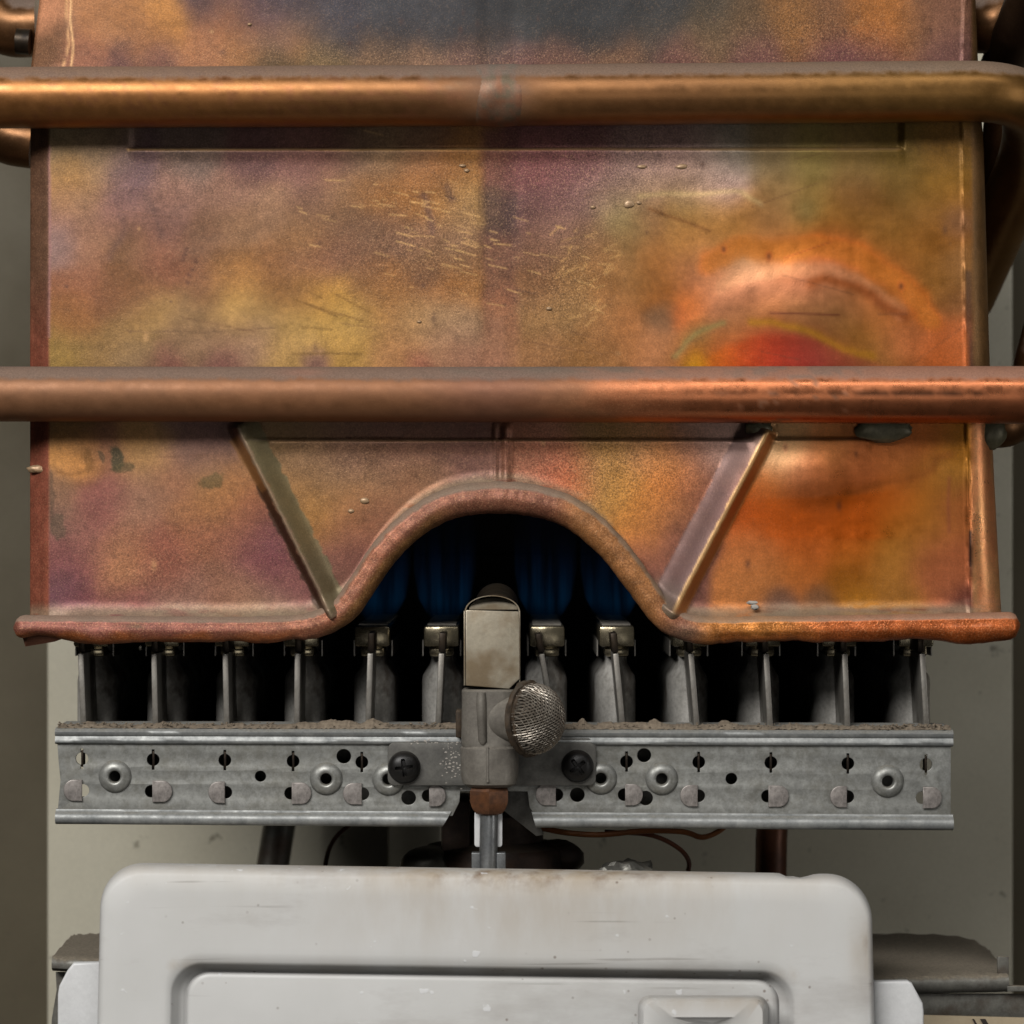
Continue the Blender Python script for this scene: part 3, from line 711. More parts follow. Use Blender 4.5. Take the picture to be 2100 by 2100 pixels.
def shell():
    v = np.concatenate([np.linspace(0, 1, 421)])
    xl_out = lambda y: lines(y, [(-60, 78), (0, 76), (140, 58), (700, 57), (1290, 57)])
    xl_in = lambda y: lines(y, [(-60, 144), (130, 138), (200, 101), (1290, 101)])
    xr_in = lambda y: lines(y, [(-60, 1984), (200, 1976), (560, 1982), (1290, 1992)])
    xr_out = lambda y: lines(y, [(-60, 2006), (130, 2014), (300, 2026), (700, 2037), (950, 2046), (1290, 2064)])
    ncol = 620; nc = 12
    cols = []
    ytop = -60.0
    PX = []; PY = []; PYd = []
    for side, k in [('b', 0)] + [('l', k) for k in range(nc)] + [('f', k) for k in range(ncol + 1)] + [('r', k) for k in range(1, nc + 1)] + [('B', 0)]:
        if side == 'f':
            t = k / ncol
            xx = 101 + t * (1985 - 101)
            yb = float(ybot(xx)); y = ytop + v * (yb - ytop)
            x = xl_in(y) + t * (xr_in(y) - xl_in(y)); dep = np.zeros_like(y)
        elif side in 'lb':
            y = ytop + v * (1289 - ytop)
            t = 1 - k / nc if side == 'l' else 1.0
            x = xl_in(y) + (xl_out(y) - xl_in(y)) * t
            dep = 30 * t ** 1.2
            dep = np.full_like(y, dep if side == 'l' else 30 + 950)
        else:
            y = ytop + v * (1284 - ytop)
            t = k / nc if side == 'r' else 1.0
            a = t * math.pi / 2
            x = xr_in(y) + (xr_out(y) - xr_in(y)) * math.sin(a)
            dep = np.full_like(y, 60 * (1 - math.cos(a)) if side == 'r' else 60 + 900)
        PX.append(x); PY.append(y); PYd.append(dep)
    PX = np.array(PX); PY = np.array(PY); PYd = np.array(PYd)
    nC, nR = PX.shape
    H = height(PX.ravel(), PY.ravel()).reshape(nC, nR)
    fr = (PYd < 1)
    edge = sstep(0, 60, np.minimum(PX - 101, 1985 - PX)) * fr
    H = H * np.where(fr, 0.25 + 0.75 * edge, 0.15)
    # bright crease lines along the folded corners
    cr = 6 * np.exp(-((np.arange(nC) - (1 + nc + ncol - 1)) / 1.3) ** 2)[:, None] * np.ones((1, nR))
    H = H + cr * (0.6 + fbm(PX / 30, PY / 25, 2, 4.0))
    Y = PYd * S - H * S
    X = (PX - 1050) * S; Z = (1050 - PY) * S
    # keep the side walls square behind the front instead of following the view
    co = np.stack([X, Y, Z], -1).reshape(-1, 3)
    idx = np.arange(nC * nR).reshape(nC, nR)
    q = np.stack([idx[:-1, :-1], idx[:-1, 1:], idx[1:, 1:], idx[1:, :-1]], -1).reshape(-1, 4)
    me = bpy.data.meshes.new('shell')
    me.vertices.add(len(co)); me.vertices.foreach_set('co', co.astype(np.float32).ravel())
    me.loops.add(q.size); me.loops.foreach_set('vertex_index', q.ravel().astype(np.int32))
    me.polygons.add(len(q)); me.polygons.foreach_set('loop_start', np.arange(0, q.size, 4, dtype=np.int32))
    me.update(calc_edges=True)
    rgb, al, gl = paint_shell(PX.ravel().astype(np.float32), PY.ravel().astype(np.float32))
    # shade painted on the lower flank of the left rib, dull dust film on the flank that faces up
    px, py = PX.ravel(), PY.ravel()
    def flank(A, Bp, off0, off1, c, k, nz=0.0):
        ax, ay = A; b0, b1 = Bp
        L = math.hypot(b0 - ax, b1 - ay); ux, uy = (b0 - ax) / L, (b1 - ay) / L
        nx, ny = (-uy, ux) if -uy > 0 else (uy, -ux)
        s = (px - ax) * nx + (py - ay) * ny + nz * fbm(px / 14, py / 14, 3, 6.0); t = ((px - ax) * ux + (py - ay) * uy) / L
        w_ = k * sstep(off0 - 3, off0 + 1, s) * sstep(off1 + 3, off1 - 1, s) * sstep(0.0, 0.02, t) * sstep(1.0, 0.95, t)
        return w_
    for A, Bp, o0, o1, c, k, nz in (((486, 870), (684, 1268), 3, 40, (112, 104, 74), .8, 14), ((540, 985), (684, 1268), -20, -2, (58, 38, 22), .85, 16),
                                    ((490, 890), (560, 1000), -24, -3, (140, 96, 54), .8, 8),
                                    ((1576, 880), (1376, 1262), -54, -2, (94, 72, 68), .85, 8), ((1576, 880), (1376, 1262), 1, 22, (176, 112, 56), .9, 4),  # orange outer flank has its reflected light painted in
                                    ((1576, 880), (1376, 1262), -4, 2, (226, 180, 120), .75, 4), ((486, 870), (684, 1268), -3, 3, (150, 128, 104), .7, 6)):  # pale ridge line of the right rib is a painted highlight
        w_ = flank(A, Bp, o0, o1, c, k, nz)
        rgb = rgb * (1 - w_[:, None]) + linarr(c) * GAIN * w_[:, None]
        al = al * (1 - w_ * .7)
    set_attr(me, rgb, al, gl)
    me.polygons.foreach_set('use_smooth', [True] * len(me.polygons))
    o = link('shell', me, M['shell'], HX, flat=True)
    return o
shell()

def paint_tube(me, fn, up=None):
    n = len(me.vertices)
    a = np.empty(n * 3, np.float32); me.vertices.foreach_get('co', a); a = a.reshape(-1, 3)
    f = (D + a[:, 1]) / D * S
    px = a[:, 0] / f + 1050; py = 1050 - a[:, 2] / f
    rgb, al, gl = fn(px, py, a)
    set_attr(me, rgb * GAIN * np.array([1.12, .98, .80], np.float32), al, gl)

def copper_tube(name, path, rad, fn, mat, parent, nseg=40, step=0.0012, **kw):
    me = sweep(path, rad, nseg=nseg, step=step, **kw)
    paint_tube(me, fn)
    return link(name, me, mat, parent, angle=60)

def mixc(col, w_, c):
    return col * (1 - w_[:, None]) + linarr(c) * w_[:, None]

def fn_upper(px, py, a):
    n = fbm(px / 60, py / 20, 4, 3.0); n2 = fbm(px / 18, py / 12, 3, 9.0)
    col = np.empty((len(px), 3), np.float32); col[:] = linarr((134, 98, 66))
    col = mixc(col, sstep(900, 300, px) * .6, (160, 112, 66))
    col = mixc(col, sstep(1300, 1900, px) * .8, (134, 104, 58))
    col = mixc(col, np.clip(np.exp(-((px - 1020 + 60 * n) / 46) ** 2) * .95, 0, 1), (122, 104, 92))
    col = mixc(col, np.exp(-((px - 960) / 110) ** 2) * .5, (120, 84, 62))
    col = mixc(col, .9 * np.exp(-((px - 915) / 30) ** 2 - ((py - 160) / 22) ** 2) * sstep(-.1, .15, n2), (104, 112, 98))
    col = mixc(col, .5 * sstep(.05, .2, n2) * sstep(1200, 900, px), (120, 80, 60))
    col = col * (1 + .35 * n2 + .25 * fbm(px / 240, py / 5, 2, 1.0))[:, None]
    return col, np.full(len(px), .12, np.float32), np.clip(.75 - .9 * np.exp(-((px - 1020) / 90) ** 2), 0, 1)

def fn_lower(px, py, a):
    n = fbm(px / 70, py / 25, 4, 13.0); n2 = fbm(px / 22, py / 9, 4, 19.0)
    col = np.empty((len(px), 3), np.float32); col[:] = linarr((136, 98, 72))
    col = mixc(col, sstep(600, 200, px + 200 * n) * .5, (128, 96, 74))
    col = mixc(col, np.exp(-((px - 1010) / 130) ** 2) * .6, (128, 90, 78))
    bright = sstep(1080, 1500, px + 260 * n)
    col = mixc(col, bright * .95, (206, 134, 98))
    col = mixc(col, bright * sstep(806, 850, py) * .6, (156, 94, 64))
    # dark scabs of old dust and flux with ragged borders
    scab = sstep(.02, .09, n2 + .28 * sstep(778, 756, py) - .14) * sstep(1420, 1560, px) * sstep(1830, 1720, px)
    col = mixc(col, scab * .6, (112, 96, 86))
    line = np.exp(-((py - 804 - (px - 1600) * .006) / 4.0) ** 2) * sstep(1380, 1440, px) * sstep(2040, 1990, px) * sstep(-.1, .06, fbm(px / 30, px * 0, 2, 3.0))
    col = mixc(col, line * .85, (84, 62, 52))
    top = sstep(772, 760, py) * sstep(-.12, .02, fbm(px / 40, py / 8, 3, 2.0)) * sstep(880, 960, px) * sstep(1500, 1350, px)
    col = mixc(col, top * .6, (104, 98, 84))
    red = np.exp(-((px - 620) / 50) ** 2 - ((py - 764) / 8) ** 2) + np.exp(-((px - 1600) / 22) ** 2 - ((py - 768) / 8) ** 2)
    col = mixc(col, np.clip(red, 0, 1) * .6, (190, 110, 70))
    col = col * (1 + .3 * n2)[:, None]
    return col, .12 + .4 * np.exp(-((px - 1330) / 160) ** 2), np.clip(.25 + .75 * bright - .5 * scab, 0, 1)

YU = -0.0072
def pipes():
    # upper pipe: comes from the left side, crosses, turns back at the right and dives down the flank
    pts = [P(-150, 240, 0.05), P(-95, 201, YU), P(60, 201, YU), P(1020, 196, YU), P(1960, 186, YU), P(2096, 196, YU + 0.001), P(2150, 300, 0.024), P(2060, 470, 0.06), P(1990, 600, 0.10)]
    path = fillet([pts[0], pts[1], pts[3], pts[4] + Vector((0.018, 0, 0)), P(2120, 300, 0.030), P(1985, 610, 0.10)], 0.016, 14)
    copper_tube('water_pipe', path, lambda i, t, a: 62 * S * (1 + 0.006 * math.sin(i * .13)), fn_upper, M['pipe'], HX)
    path = fillet([P(-170, 830, 0.05), P(-110, 808, YU), P(2200, 810, YU), P(2280, 830, 0.05)], 0.014, 12)
    def rl(i, t, a): return (56 + 2.5 * sstep(.4, .8, t)) * S
    copper_tube('water_pipe', path, rl, fn_lower, M['pipe'], HX)
    # soldered joint swelling in the middle of the upper pipe
    def fn_j(px, py, a):
        n2 = fbm(px / 14, py / 12, 3, 31.0)
        col = np.empty((len(px), 3), np.float32); col[:] = linarr((122, 100, 88))
        col = mixc(col, sstep(-.05, .2, n2) * .6, (140, 96, 74)); col = mixc(col, sstep(.05, .2, -n2) * .6, (98, 100, 88))
        return col, np.full(len(px), .2, np.float32), np.full(len(px), .25, np.float32)
    p0, p1 = P(975, 196.5, YU), P(1072, 195.5, YU)
    pth = [p0.lerp(p1, k / 24) for k in range(25)]
    copper_tube('solder_joint', pth, lambda i, t, a: (60.5 + 3.2 * math.sin(math.pi * t) ** .5 + .8 * math.sin(a * 3 + t * 9)) * S, fn_j, M['pipe'], HX, step=None, cap=False)
    # side elbows of the coil that wraps the box
    def fn_e(px, py, a):
        n2 = fbm(px / 20, py / 20, 3, 31.0)
        col = np.empty((len(px), 3), np.float32); col[:] = linarr((104, 76, 52)); col = col * (1 + .5 * n2)[:, None]
        return col, np.full(len(px), .2, np.float32), np.full(len(px), .8, np.float32)
    e = lambda pts, r, name='pipe_elbow': copper_tube(name, fillet(pts, .012, 10), r * S, fn_e, M['pipe'], HX, nseg=28)
    e([P(80, 55, .055), P(14, 58, .055), P(-40, 10, .055), P(-70, -120, .06)], 66)
    e([P(70, 292, .05), P(10, 284, .05), P(-60, 210, .05), P(-90, 150, .055)], 58)
    e([P(1996, 52, .034), P(2046, 52, .030), P(2062, -20, .036), P(2066, -140, .05)], 60)
    e([P(2010, 860, .03), P(2052, 872, .03), P(2140, 830, .04), P(2200, 790, .05)], 52)
    e([P(2150, 620, .06), P(2112, 760, .05), P(2120, 830, .05)], 40)
    e([P(2062, 150, .05), P(2052, 300, .055), P(1990, 450, .08)], 40)
    # left steel collar ring round the upper left elbow
    def fn_d(px, py, a):
        col = np.empty((len(px), 3), np.float32); col[:] = linarr((58, 42, 30)); return col, np.full(len(px), .1, np.float32), np.full(len(px), .3, np.float32)
    copper_tube('pipe_collar', [P(34, 84, .0465), P(62, 86, .0465)], 28 * S, fn_d, M['clipm'], HX, nseg=28, step=.0006)
    copper_tube('feed_tube', [P(2130, -60, -.002), P(2085, 60, .02), P(2048, 150, .045)], 46 * S, fn_d, M['pipe'], HX, nseg=28)
pipes()

def rim():
    pth = [P(p.x, p.y, -0.0014) for p in bead_pts]
    nn = len(pth)
    def fn(px, py, a):
        n = fbm(px / 50, py / 30, 4, 5.0); n2 = fbm(px / 16, py / 12, 3, 25.0)
        yc = ybot(px)
        col = np.empty((len(px), 3), np.float32); col[:] = linarr((142, 94, 76))
        col = mixc(col, sstep(700, 300, px) * .8, (134, 84, 80))
        low = sstep(2, 22, py - yc + 30 * n)
        col = mixc(col, low * .85 * sstep(640, 540, px), (168, 100, 52))
        col = mixc(col, sstep(780, 850, px) * sstep(1180, 1100, px) * .7, (124, 84, 72))
        col = mixc(col, low * sstep(640, 700, px) * sstep(960, 860, px) * .7, (120, 92, 48))
        col = mixc(col, sstep(1120, 1200, px) * sstep(1400, 1330, px) * .8, (164, 118, 74))
        col = mixc(col, sstep(1400, 1460, px) * .9, (196, 132, 66))
        col = mixc(col, sstep(1560, 1760, px + 90 * n) * .85, (186, 100, 58))
        col = mixc(col, low * sstep(1430, 1500, px) * .6, (150, 78, 34))
        col = mixc(col, np.exp(-((px - 1400) / 50) ** 2 - ((py - 1300) / 20) ** 2) * .8, (120, 100, 90))
        col = mixc(col, np.exp(-((px - 288) / 34) ** 2 - ((py - 1284) / 7) ** 2) * sstep(-.1, .05, n2), (70, 52, 32))
        col = col * (1 + .8 * n2)[:, None]
        return col, np.full(len(px), .85, np.float32), np.clip(.3 + .5 * sstep(1400, 1500, px), 0, 1)
    xs = np.array([p.x for p in bead_pts])
    low_wob = 1 + 1.5 * fbm(xs / 60, xs * 0, 3, 2.0)
    gx, ga_ = np.meshgrid(xs, np.arange(28), indexing='ij')
    grit = fbm(gx / 9, ga_ / 2.2, 3, 61.0)
    rimn = 3.0 * fbm(xs / 24, xs * 0 + 5, 3, 2.0)
    def rad(i, t, a):
        # a = 0 faces up, pi faces down; bottom edge beaten and uneven
        x = xs[i]
        r = 27.0 + 6.0 * math.exp(-((x - 1030) / 260) ** 2)
        if math.cos(a) < 0 and (x < 640 or x > 1420):
            r *= 1 + 0.30 * (low_wob[i] - 1) * (-math.cos(a))
            r += 8 * math.exp(-((x - 1990) / 60) ** 2) * (-math.cos(a)) + 5 * math.exp(-((x - 190) / 50) ** 2) * (-math.cos(a))
            r -= 14 * math.exp(-((x - 80) / 50) ** 2) * (-math.cos(a))
        c_ = math.cos(a - R(0)); r += 2.2 * math.exp(-((abs(math.degrees(math.acos(max(-1, min(1, c_))))) - 52) / 12) ** 2) - 1.8 * math.exp(-((abs(math.degrees(math.acos(max(-1, min(1, c_))))) - 74) / 10) ** 2)
        r += 1.0 * rimn[i] + 2.4 * grit[i, int(a / (2 * math.pi) * 28 + .5) % 28]
        e = min(x - 28, 2092 - x)
        if e < 22: r *= math.sqrt(max(0.02, 1 - (1 - e / 22) ** 2))
        return r * S
    me = sweep(pth, rad, nseg=28, up=Vector((0, 0, 1)))
    # squash along depth so that the rim is a rolled lip rather than a round bar
    n = len(me.vertices); a = np.empty(n * 3, np.float32); me.vertices.foreach_get('co', a); a = a.reshape(-1, 3)
    a[:, 1] = -0.0014 + (a[:, 1] + 0.0014) * 1.0
    me.vertices.foreach_set('co', a.ravel())
    paint_tube(me, fn)
    link('rolled_rim', me, M['bead'], HX, angle=70)
    # torn flap of the rim at its left end
    me = mesh('flap', [P(44, 1300, -.0005), P(60, 1296, -.003), P(150, 1300, -.003), P(112, 1316, -.001), P(52, 1326, .0), P(60, 1304, .004), P(140, 1306, .004)],
              [(0, 1, 4), (1, 2, 3, 4), (3, 2, 6), (4, 3, 6, 5), (0, 4, 5)])
    n = len(me.vertices); set_attr(me, np.tile(linarr((120, 78, 60)), (n, 1)), np.full(n, .2, np.float32), np.full(n, .3, np.float32))
    o = link('torn_flap', me, M['bead'], HX)
rim()

def lump(name, cx, cy, Y, rx, ry, rz, mat, parent, seed=0, freq=2.2, amp=.25, sub=3):
    bm = bmesh.new()
    bmesh.ops.create_icosphere(bm, subdivisions=sub, radius=1)
    from mathutils import noise as mn
    c = P(cx, cy, Y)
    for v in bm.verts:
        k = 1 + amp * mn.noise(v.co * freq + Vector((seed, seed * 2, 0)))
        v.co = Vector((v.co.x * rx * S * k, v.co.y * ry * S * k, v.co.z * rz * S * k)) + c
    return link(name, bm_mesh(name, bm), mat, parent, angle=80)

lump('solder_blob', 1556, 878, -.0010, 28, 14, 17, M['solder'], HX, 1)
lump('solder_blob', 1812, 878, -.0012, 58, 14, 29, M['solder'], HX, 2)
lump('solder_blob', 2032, 888, .0035, 32, 20, 33, M['solder'], HX, 3, amp=.15)
lump('solder_blob', 80, 962, .0022, 25, 12, 9, M['brightseam'], HX, 4)
for i, (x, y, r) in enumerate(((948, 340, 8), (957, 350, 6), (1316, 342, 10), (1398, 342, 13), (1287, 421, 9), (1310, 416, 6), (1216, 425, 6), (1126, 633, 6), (748, 1027, 10), (720, 1048, 7), (512, 50, 5), (860, 660, 5), (1290, 418, 12))):
    lump('solder_drop', x, y, .0001, r, 4, r * (.45 if 300 < y < 345 else .7), M['brightseam'], HX, 10 + i, sub=2)
lump('flake', 1543, 1236, -.0022, 12, 3, 4, M['flake'], HX, 60, amp=.6, sub=2)
lump('flake', 1548, 1245, -.0024, 8, 3, 6, M['flake'], HX, 61, amp=.6, sub=2)

def lining():
    # combustion chamber inside the copper box, coloured black to look unlit
    bm = bmesh.new()
    x0, x1 = (70 - 1050) * S, (2030 - 1050) * S
    z0, z1 = (1050 - 1286) * S, (1050 - 900) * S
    box(bm, x0, x1, 0.104, 0.106, z0, z1)
    box(bm, x0, x0 + .001, 0.006, 0.104, z0, z1)
    box(bm, x1 - .001, x1, 0.006, 0.104, z0, z1)
    box(bm, x0, x1, 0.006, 0.106, z1 + .0002, z1 + .001)
    link('chamber_lining', bm_mesh('lining', bm), M['soot'], HX, flat=True)
    bm = bmesh.new(); box(bm, (62 - 1050) * S, (2030 - 1050) * S, .112, .114, (1050 - 1284) * S, (1050 + 60) * S)
    me = bm_mesh('back', bm); n = len(me.vertices)
    set_attr(me, np.tile(linarr((130, 92, 66)), (n, 1)), np.full(n, .2, np.float32), np.full(n, .3, np.float32))
    link('back_plate', me, M['shell'], HX, flat=True)
lining()

# ------------------------------------------------------------------ BURNER RACK
RK = empty('burner_rack', P(1035, 1690, 0.0), 'galvanised steel rail with a row of upright gas burners standing behind it', 'burner')
YR = -0.0035
def ry(x, y):
    """rail y slants and widens slightly to the right"""
    t = (x - 115) / 1838.0
    return y + t * (4 + 9 * (y - 1494) / 195.0)

def rail():
    F = lambda pts: [(x, ry(x, y)) for x, y in pts]
    keys = [168, 314, 461, 601, 742, 1285, 1433, 1581, 1739, 1899]
    holes = []
    def keyhole(cx, cy):
        p = []
        for k in range(0, 25):
            a = -78 + 156 * k / 24
            p.append((cx + 13 * math.cos(R(a)), cy + 13 * math.sin(R(a))))
        p += [(cx + 2.7, cy + 21), (cx - 2.7, cy + 21)]
        for k in range(0, 25):
            a = 102 + 156 * k / 24
            p.append((cx + 13 * math.cos(R(a)), cy + 13 * math.sin(R(a))))
        p += [(cx - 2.7, cy - 21), (cx + 2.7, cy - 21)]
        return p
    ky = {168: 1556, 314: 1558, 461: 1559, 601: 1561, 742: 1563, 1285: 1562, 1433: 1563, 1581: 1564, 1739: 1566, 1899: 1568}
    for k in keys:
        holes.append(keyhole(k, ky[k]))
        a_, b_ = P(k - 2.2, ky[k] - 17, YR), P(k + 2.6, ky[k] + 17, YR)
        bm = bmesh.new(); box(bm, a_.x, b_.x, YR + .0004, YR + .004, b_.z, a_.z, .0001)
        link('burner_tongue', bm_mesh('tongue', bm), M['clipm'], RK)
    for cx, cy, r in ((534, 1592, 11.5), (705, 1551, 15), (838, 1636, 15), (1184, 1630, 15), (1321, 1549, 14.5), (1500, 1597, 12), (1324, 1637, 15)):
        holes.append(circ(cx, cy, r, 24))
    EY = [(236, 1592), (669, 1597), (797, 1598), (1232, 1596), (1357, 1597), (1820, 1602)]
    for cx, cy in EY: holes.append(circ(cx, cy, 15, 24))
    TB = [(168, 1621, -1), (312, 1623, 1), (461, 1625, -1), (598, 1627, 1), (742, 1628, -1), (880, 1632, 1), (1140, 1630, -1), (1282, 1630, 1), (1431, 1632, -1), (1576, 1633, 1), (1737, 1634, -1), (1893, 1636, 1)]
    for x, y, sgn in TB:
        holes.append(circ(x - sgn * -1 * 0 - sgn * 4 * -1 * 0 + (-sgn) * 2, y, 13, 20))
    outer = F([(117, 1518), (1950, 1518), (1950, 1668), (1100, 1668), (1086, 1650), (1082, 1618), (944, 1618), (942, 1640), (928, 1668), (118, 1668), (124, 1600), (120, 1560)])
    o = plate('rail_face', outer, holes, YR, .0010, .00008, M['galv'], RK)
    # rolled lips: profile in (depth, y) photograph pixels, swept along x
    def lip(name, x0, x1, prof, mat, nx=80, slant=(0, 0)):
        verts = []; faces = []
        for i in range(nx + 1):
            t = i / nx
            for j, (dp, yy) in enumerate(prof):
                x = x0 + (x1 - x0) * t + (slant[0] * (1 - t) + slant[1] * t) * (yy - prof[0][1]) * .1
                wob = .25 * math.sin(x * .011 + j) + .12 * math.sin(x * .037 + 2 * j)
                verts.append(P(x, ry(x, yy) + wob * .6, YR) + Vector((0, (dp + wob) * S, 0)))
        m = len(prof)
        for i in range(nx):
            for j in range(m - 1):
                a = i * m + j
                faces.append((a, a + 1, a + m + 1, a + m))
        faces.append(tuple(range(m))); faces.append(tuple(nx * m + j for j in range(m)))
        me = mesh(name, verts, faces)
        bm = bmesh.new(); bm.from_mesh(me); bmesh.ops.recalc_face_normals(bm, faces=bm.faces); bm.to_mesh(me); bm.free()
        return link(name, me, mat, RK, angle=50)
    top = [(150, 1489), (20, 1492), (4, 1492.5), (-6, 1495), (-11, 1500), (-10, 1506), (-6, 1509), (-7, 1513), (-10, 1517), (-9, 1522), (-4, 1525), (2, 1526), (2, 1522), (150, 1500)]
    lip('rail_top_lip', 114, 1954, top, M['galvlip'], 120)
    bot = [(4, 1658), (-3, 1659), (-4, 1663), (-10, 1666), (-15, 1671), (-16, 1678), (-14, 1684), (-9, 1688), (0, 1690), (80, 1690), (80, 1684), (6, 1676)]
    lip('rail_bottom_lip', 115, 926, bot, M['galvlip'], 60, (0, -6))
    lip('rail_bottom_lip', 1090, 1954, bot, M['galvlip'], 60, (3, 0))
    # pressed eyelets
    for cx, cy in EY:
        pr = [(34, -1), (33, 2.5), (29, 7), (24, 10), (18, 12), (14, 11.5), (12, 9), (11.5, 4), (11.5, -6)]
        me = lathe([(r * S, h * S) for r, h in pr], P(cx, cy, YR), (0, -1, 0), 32)
        bm = bmesh.new(); bm.from_mesh(me)
        bmesh.ops.delete(bm, geom=[f for f in bm.faces if len(f.verts) > 4], context='FACES')
        bm.to_mesh(me); bm.free()
        link('eyelet', me, M['galv'], RK, angle=60)
    # bent tabs
    for i, (x, y, sgn) in enumerate(TB):
        pts = []
        wd = 38 + 4 * math.sin(i * 2.3); hh = 22
        for k in range(13):
            a = -90 + 180 * k / 12
            pts.append((x + sgn * (wd - hh * .9 + hh * .9 * math.cos(R(a))), y + hh * math.sin(R(a))))
        pts += [(x, y + hh), (x, y - hh)]
        if sgn < 0: pts = pts[::-1]
        o = plate('tab', pts, [], YR - .0007 - .0001 * (i % 3), .0006, .00018, M['tabm'], RK)
    # heap of dust along the top edge
    verts = []; faces = []
    nx = 420; prof = 6
    xs = np.linspace(118, 1950, nx)
    hh = 8.0 + 26 * np.clip(fbm(xs / 60, xs * 0, 3, 15.0) + .05, 0, 1) + 10 * np.clip(fbm(xs / 9, xs * 0 + 3, 3, 2.0), -0.2, 1)
    hh = hh * (0.5 + .5 * sstep(30, 0, np.abs(((xs - 170) % 145) - 10)) + .35)
    for i in range(nx):
        for j in range(prof):
            t = j / (prof - 1)
            y = 1493 - hh[i] * math.sin(math.pi * t) ** .8 + random.uniform(-1.2, 1.2)
            verts.append(P(xs[i], ry(xs[i], y), YR) + Vector((0, (-2 + 46 * t) * S, 0)))
    for i in range(nx - 1):
        for j in range(prof - 1):
            a = i * prof + j; faces.append((a, a + 1, a + prof + 1, a + prof))
    me = mesh('dust', verts, faces)
    o = link('settled_dust', me, M['dust'], RK, flat=True); o['kind'] = 'stuff'
    bm = bmesh.new()
    for k in range(650):
        x = random.uniform(118, 1950)
        if random.random() < .4: x = random.gauss(random.choice([140, 220, 360, 880, 560, 1300, 1900, 1860]), 30)
        x = min(1948, max(120, x))
        c = P(x, ry(x, 1491), YR) + Vector((0, random.uniform(-6, 30) * S, random.uniform(-2, 9) * S))
        r = random.uniform(1.2, 3.2) * S
        m = Matrix.Translation(c) @ Matrix.Rotation(random.random() * 3, 4, 'Z') @ Matrix.Diagonal((r, r, r * random.uniform(.5, 1), 1))
        bmesh.ops.create_icosphere(bm, subdivisions=1, radius=1, matrix=m)
    o = link('dust_grains', bm_mesh('grains', bm), M['dust'], RK, flat=True); o['kind'] = 'stuff'
rail()

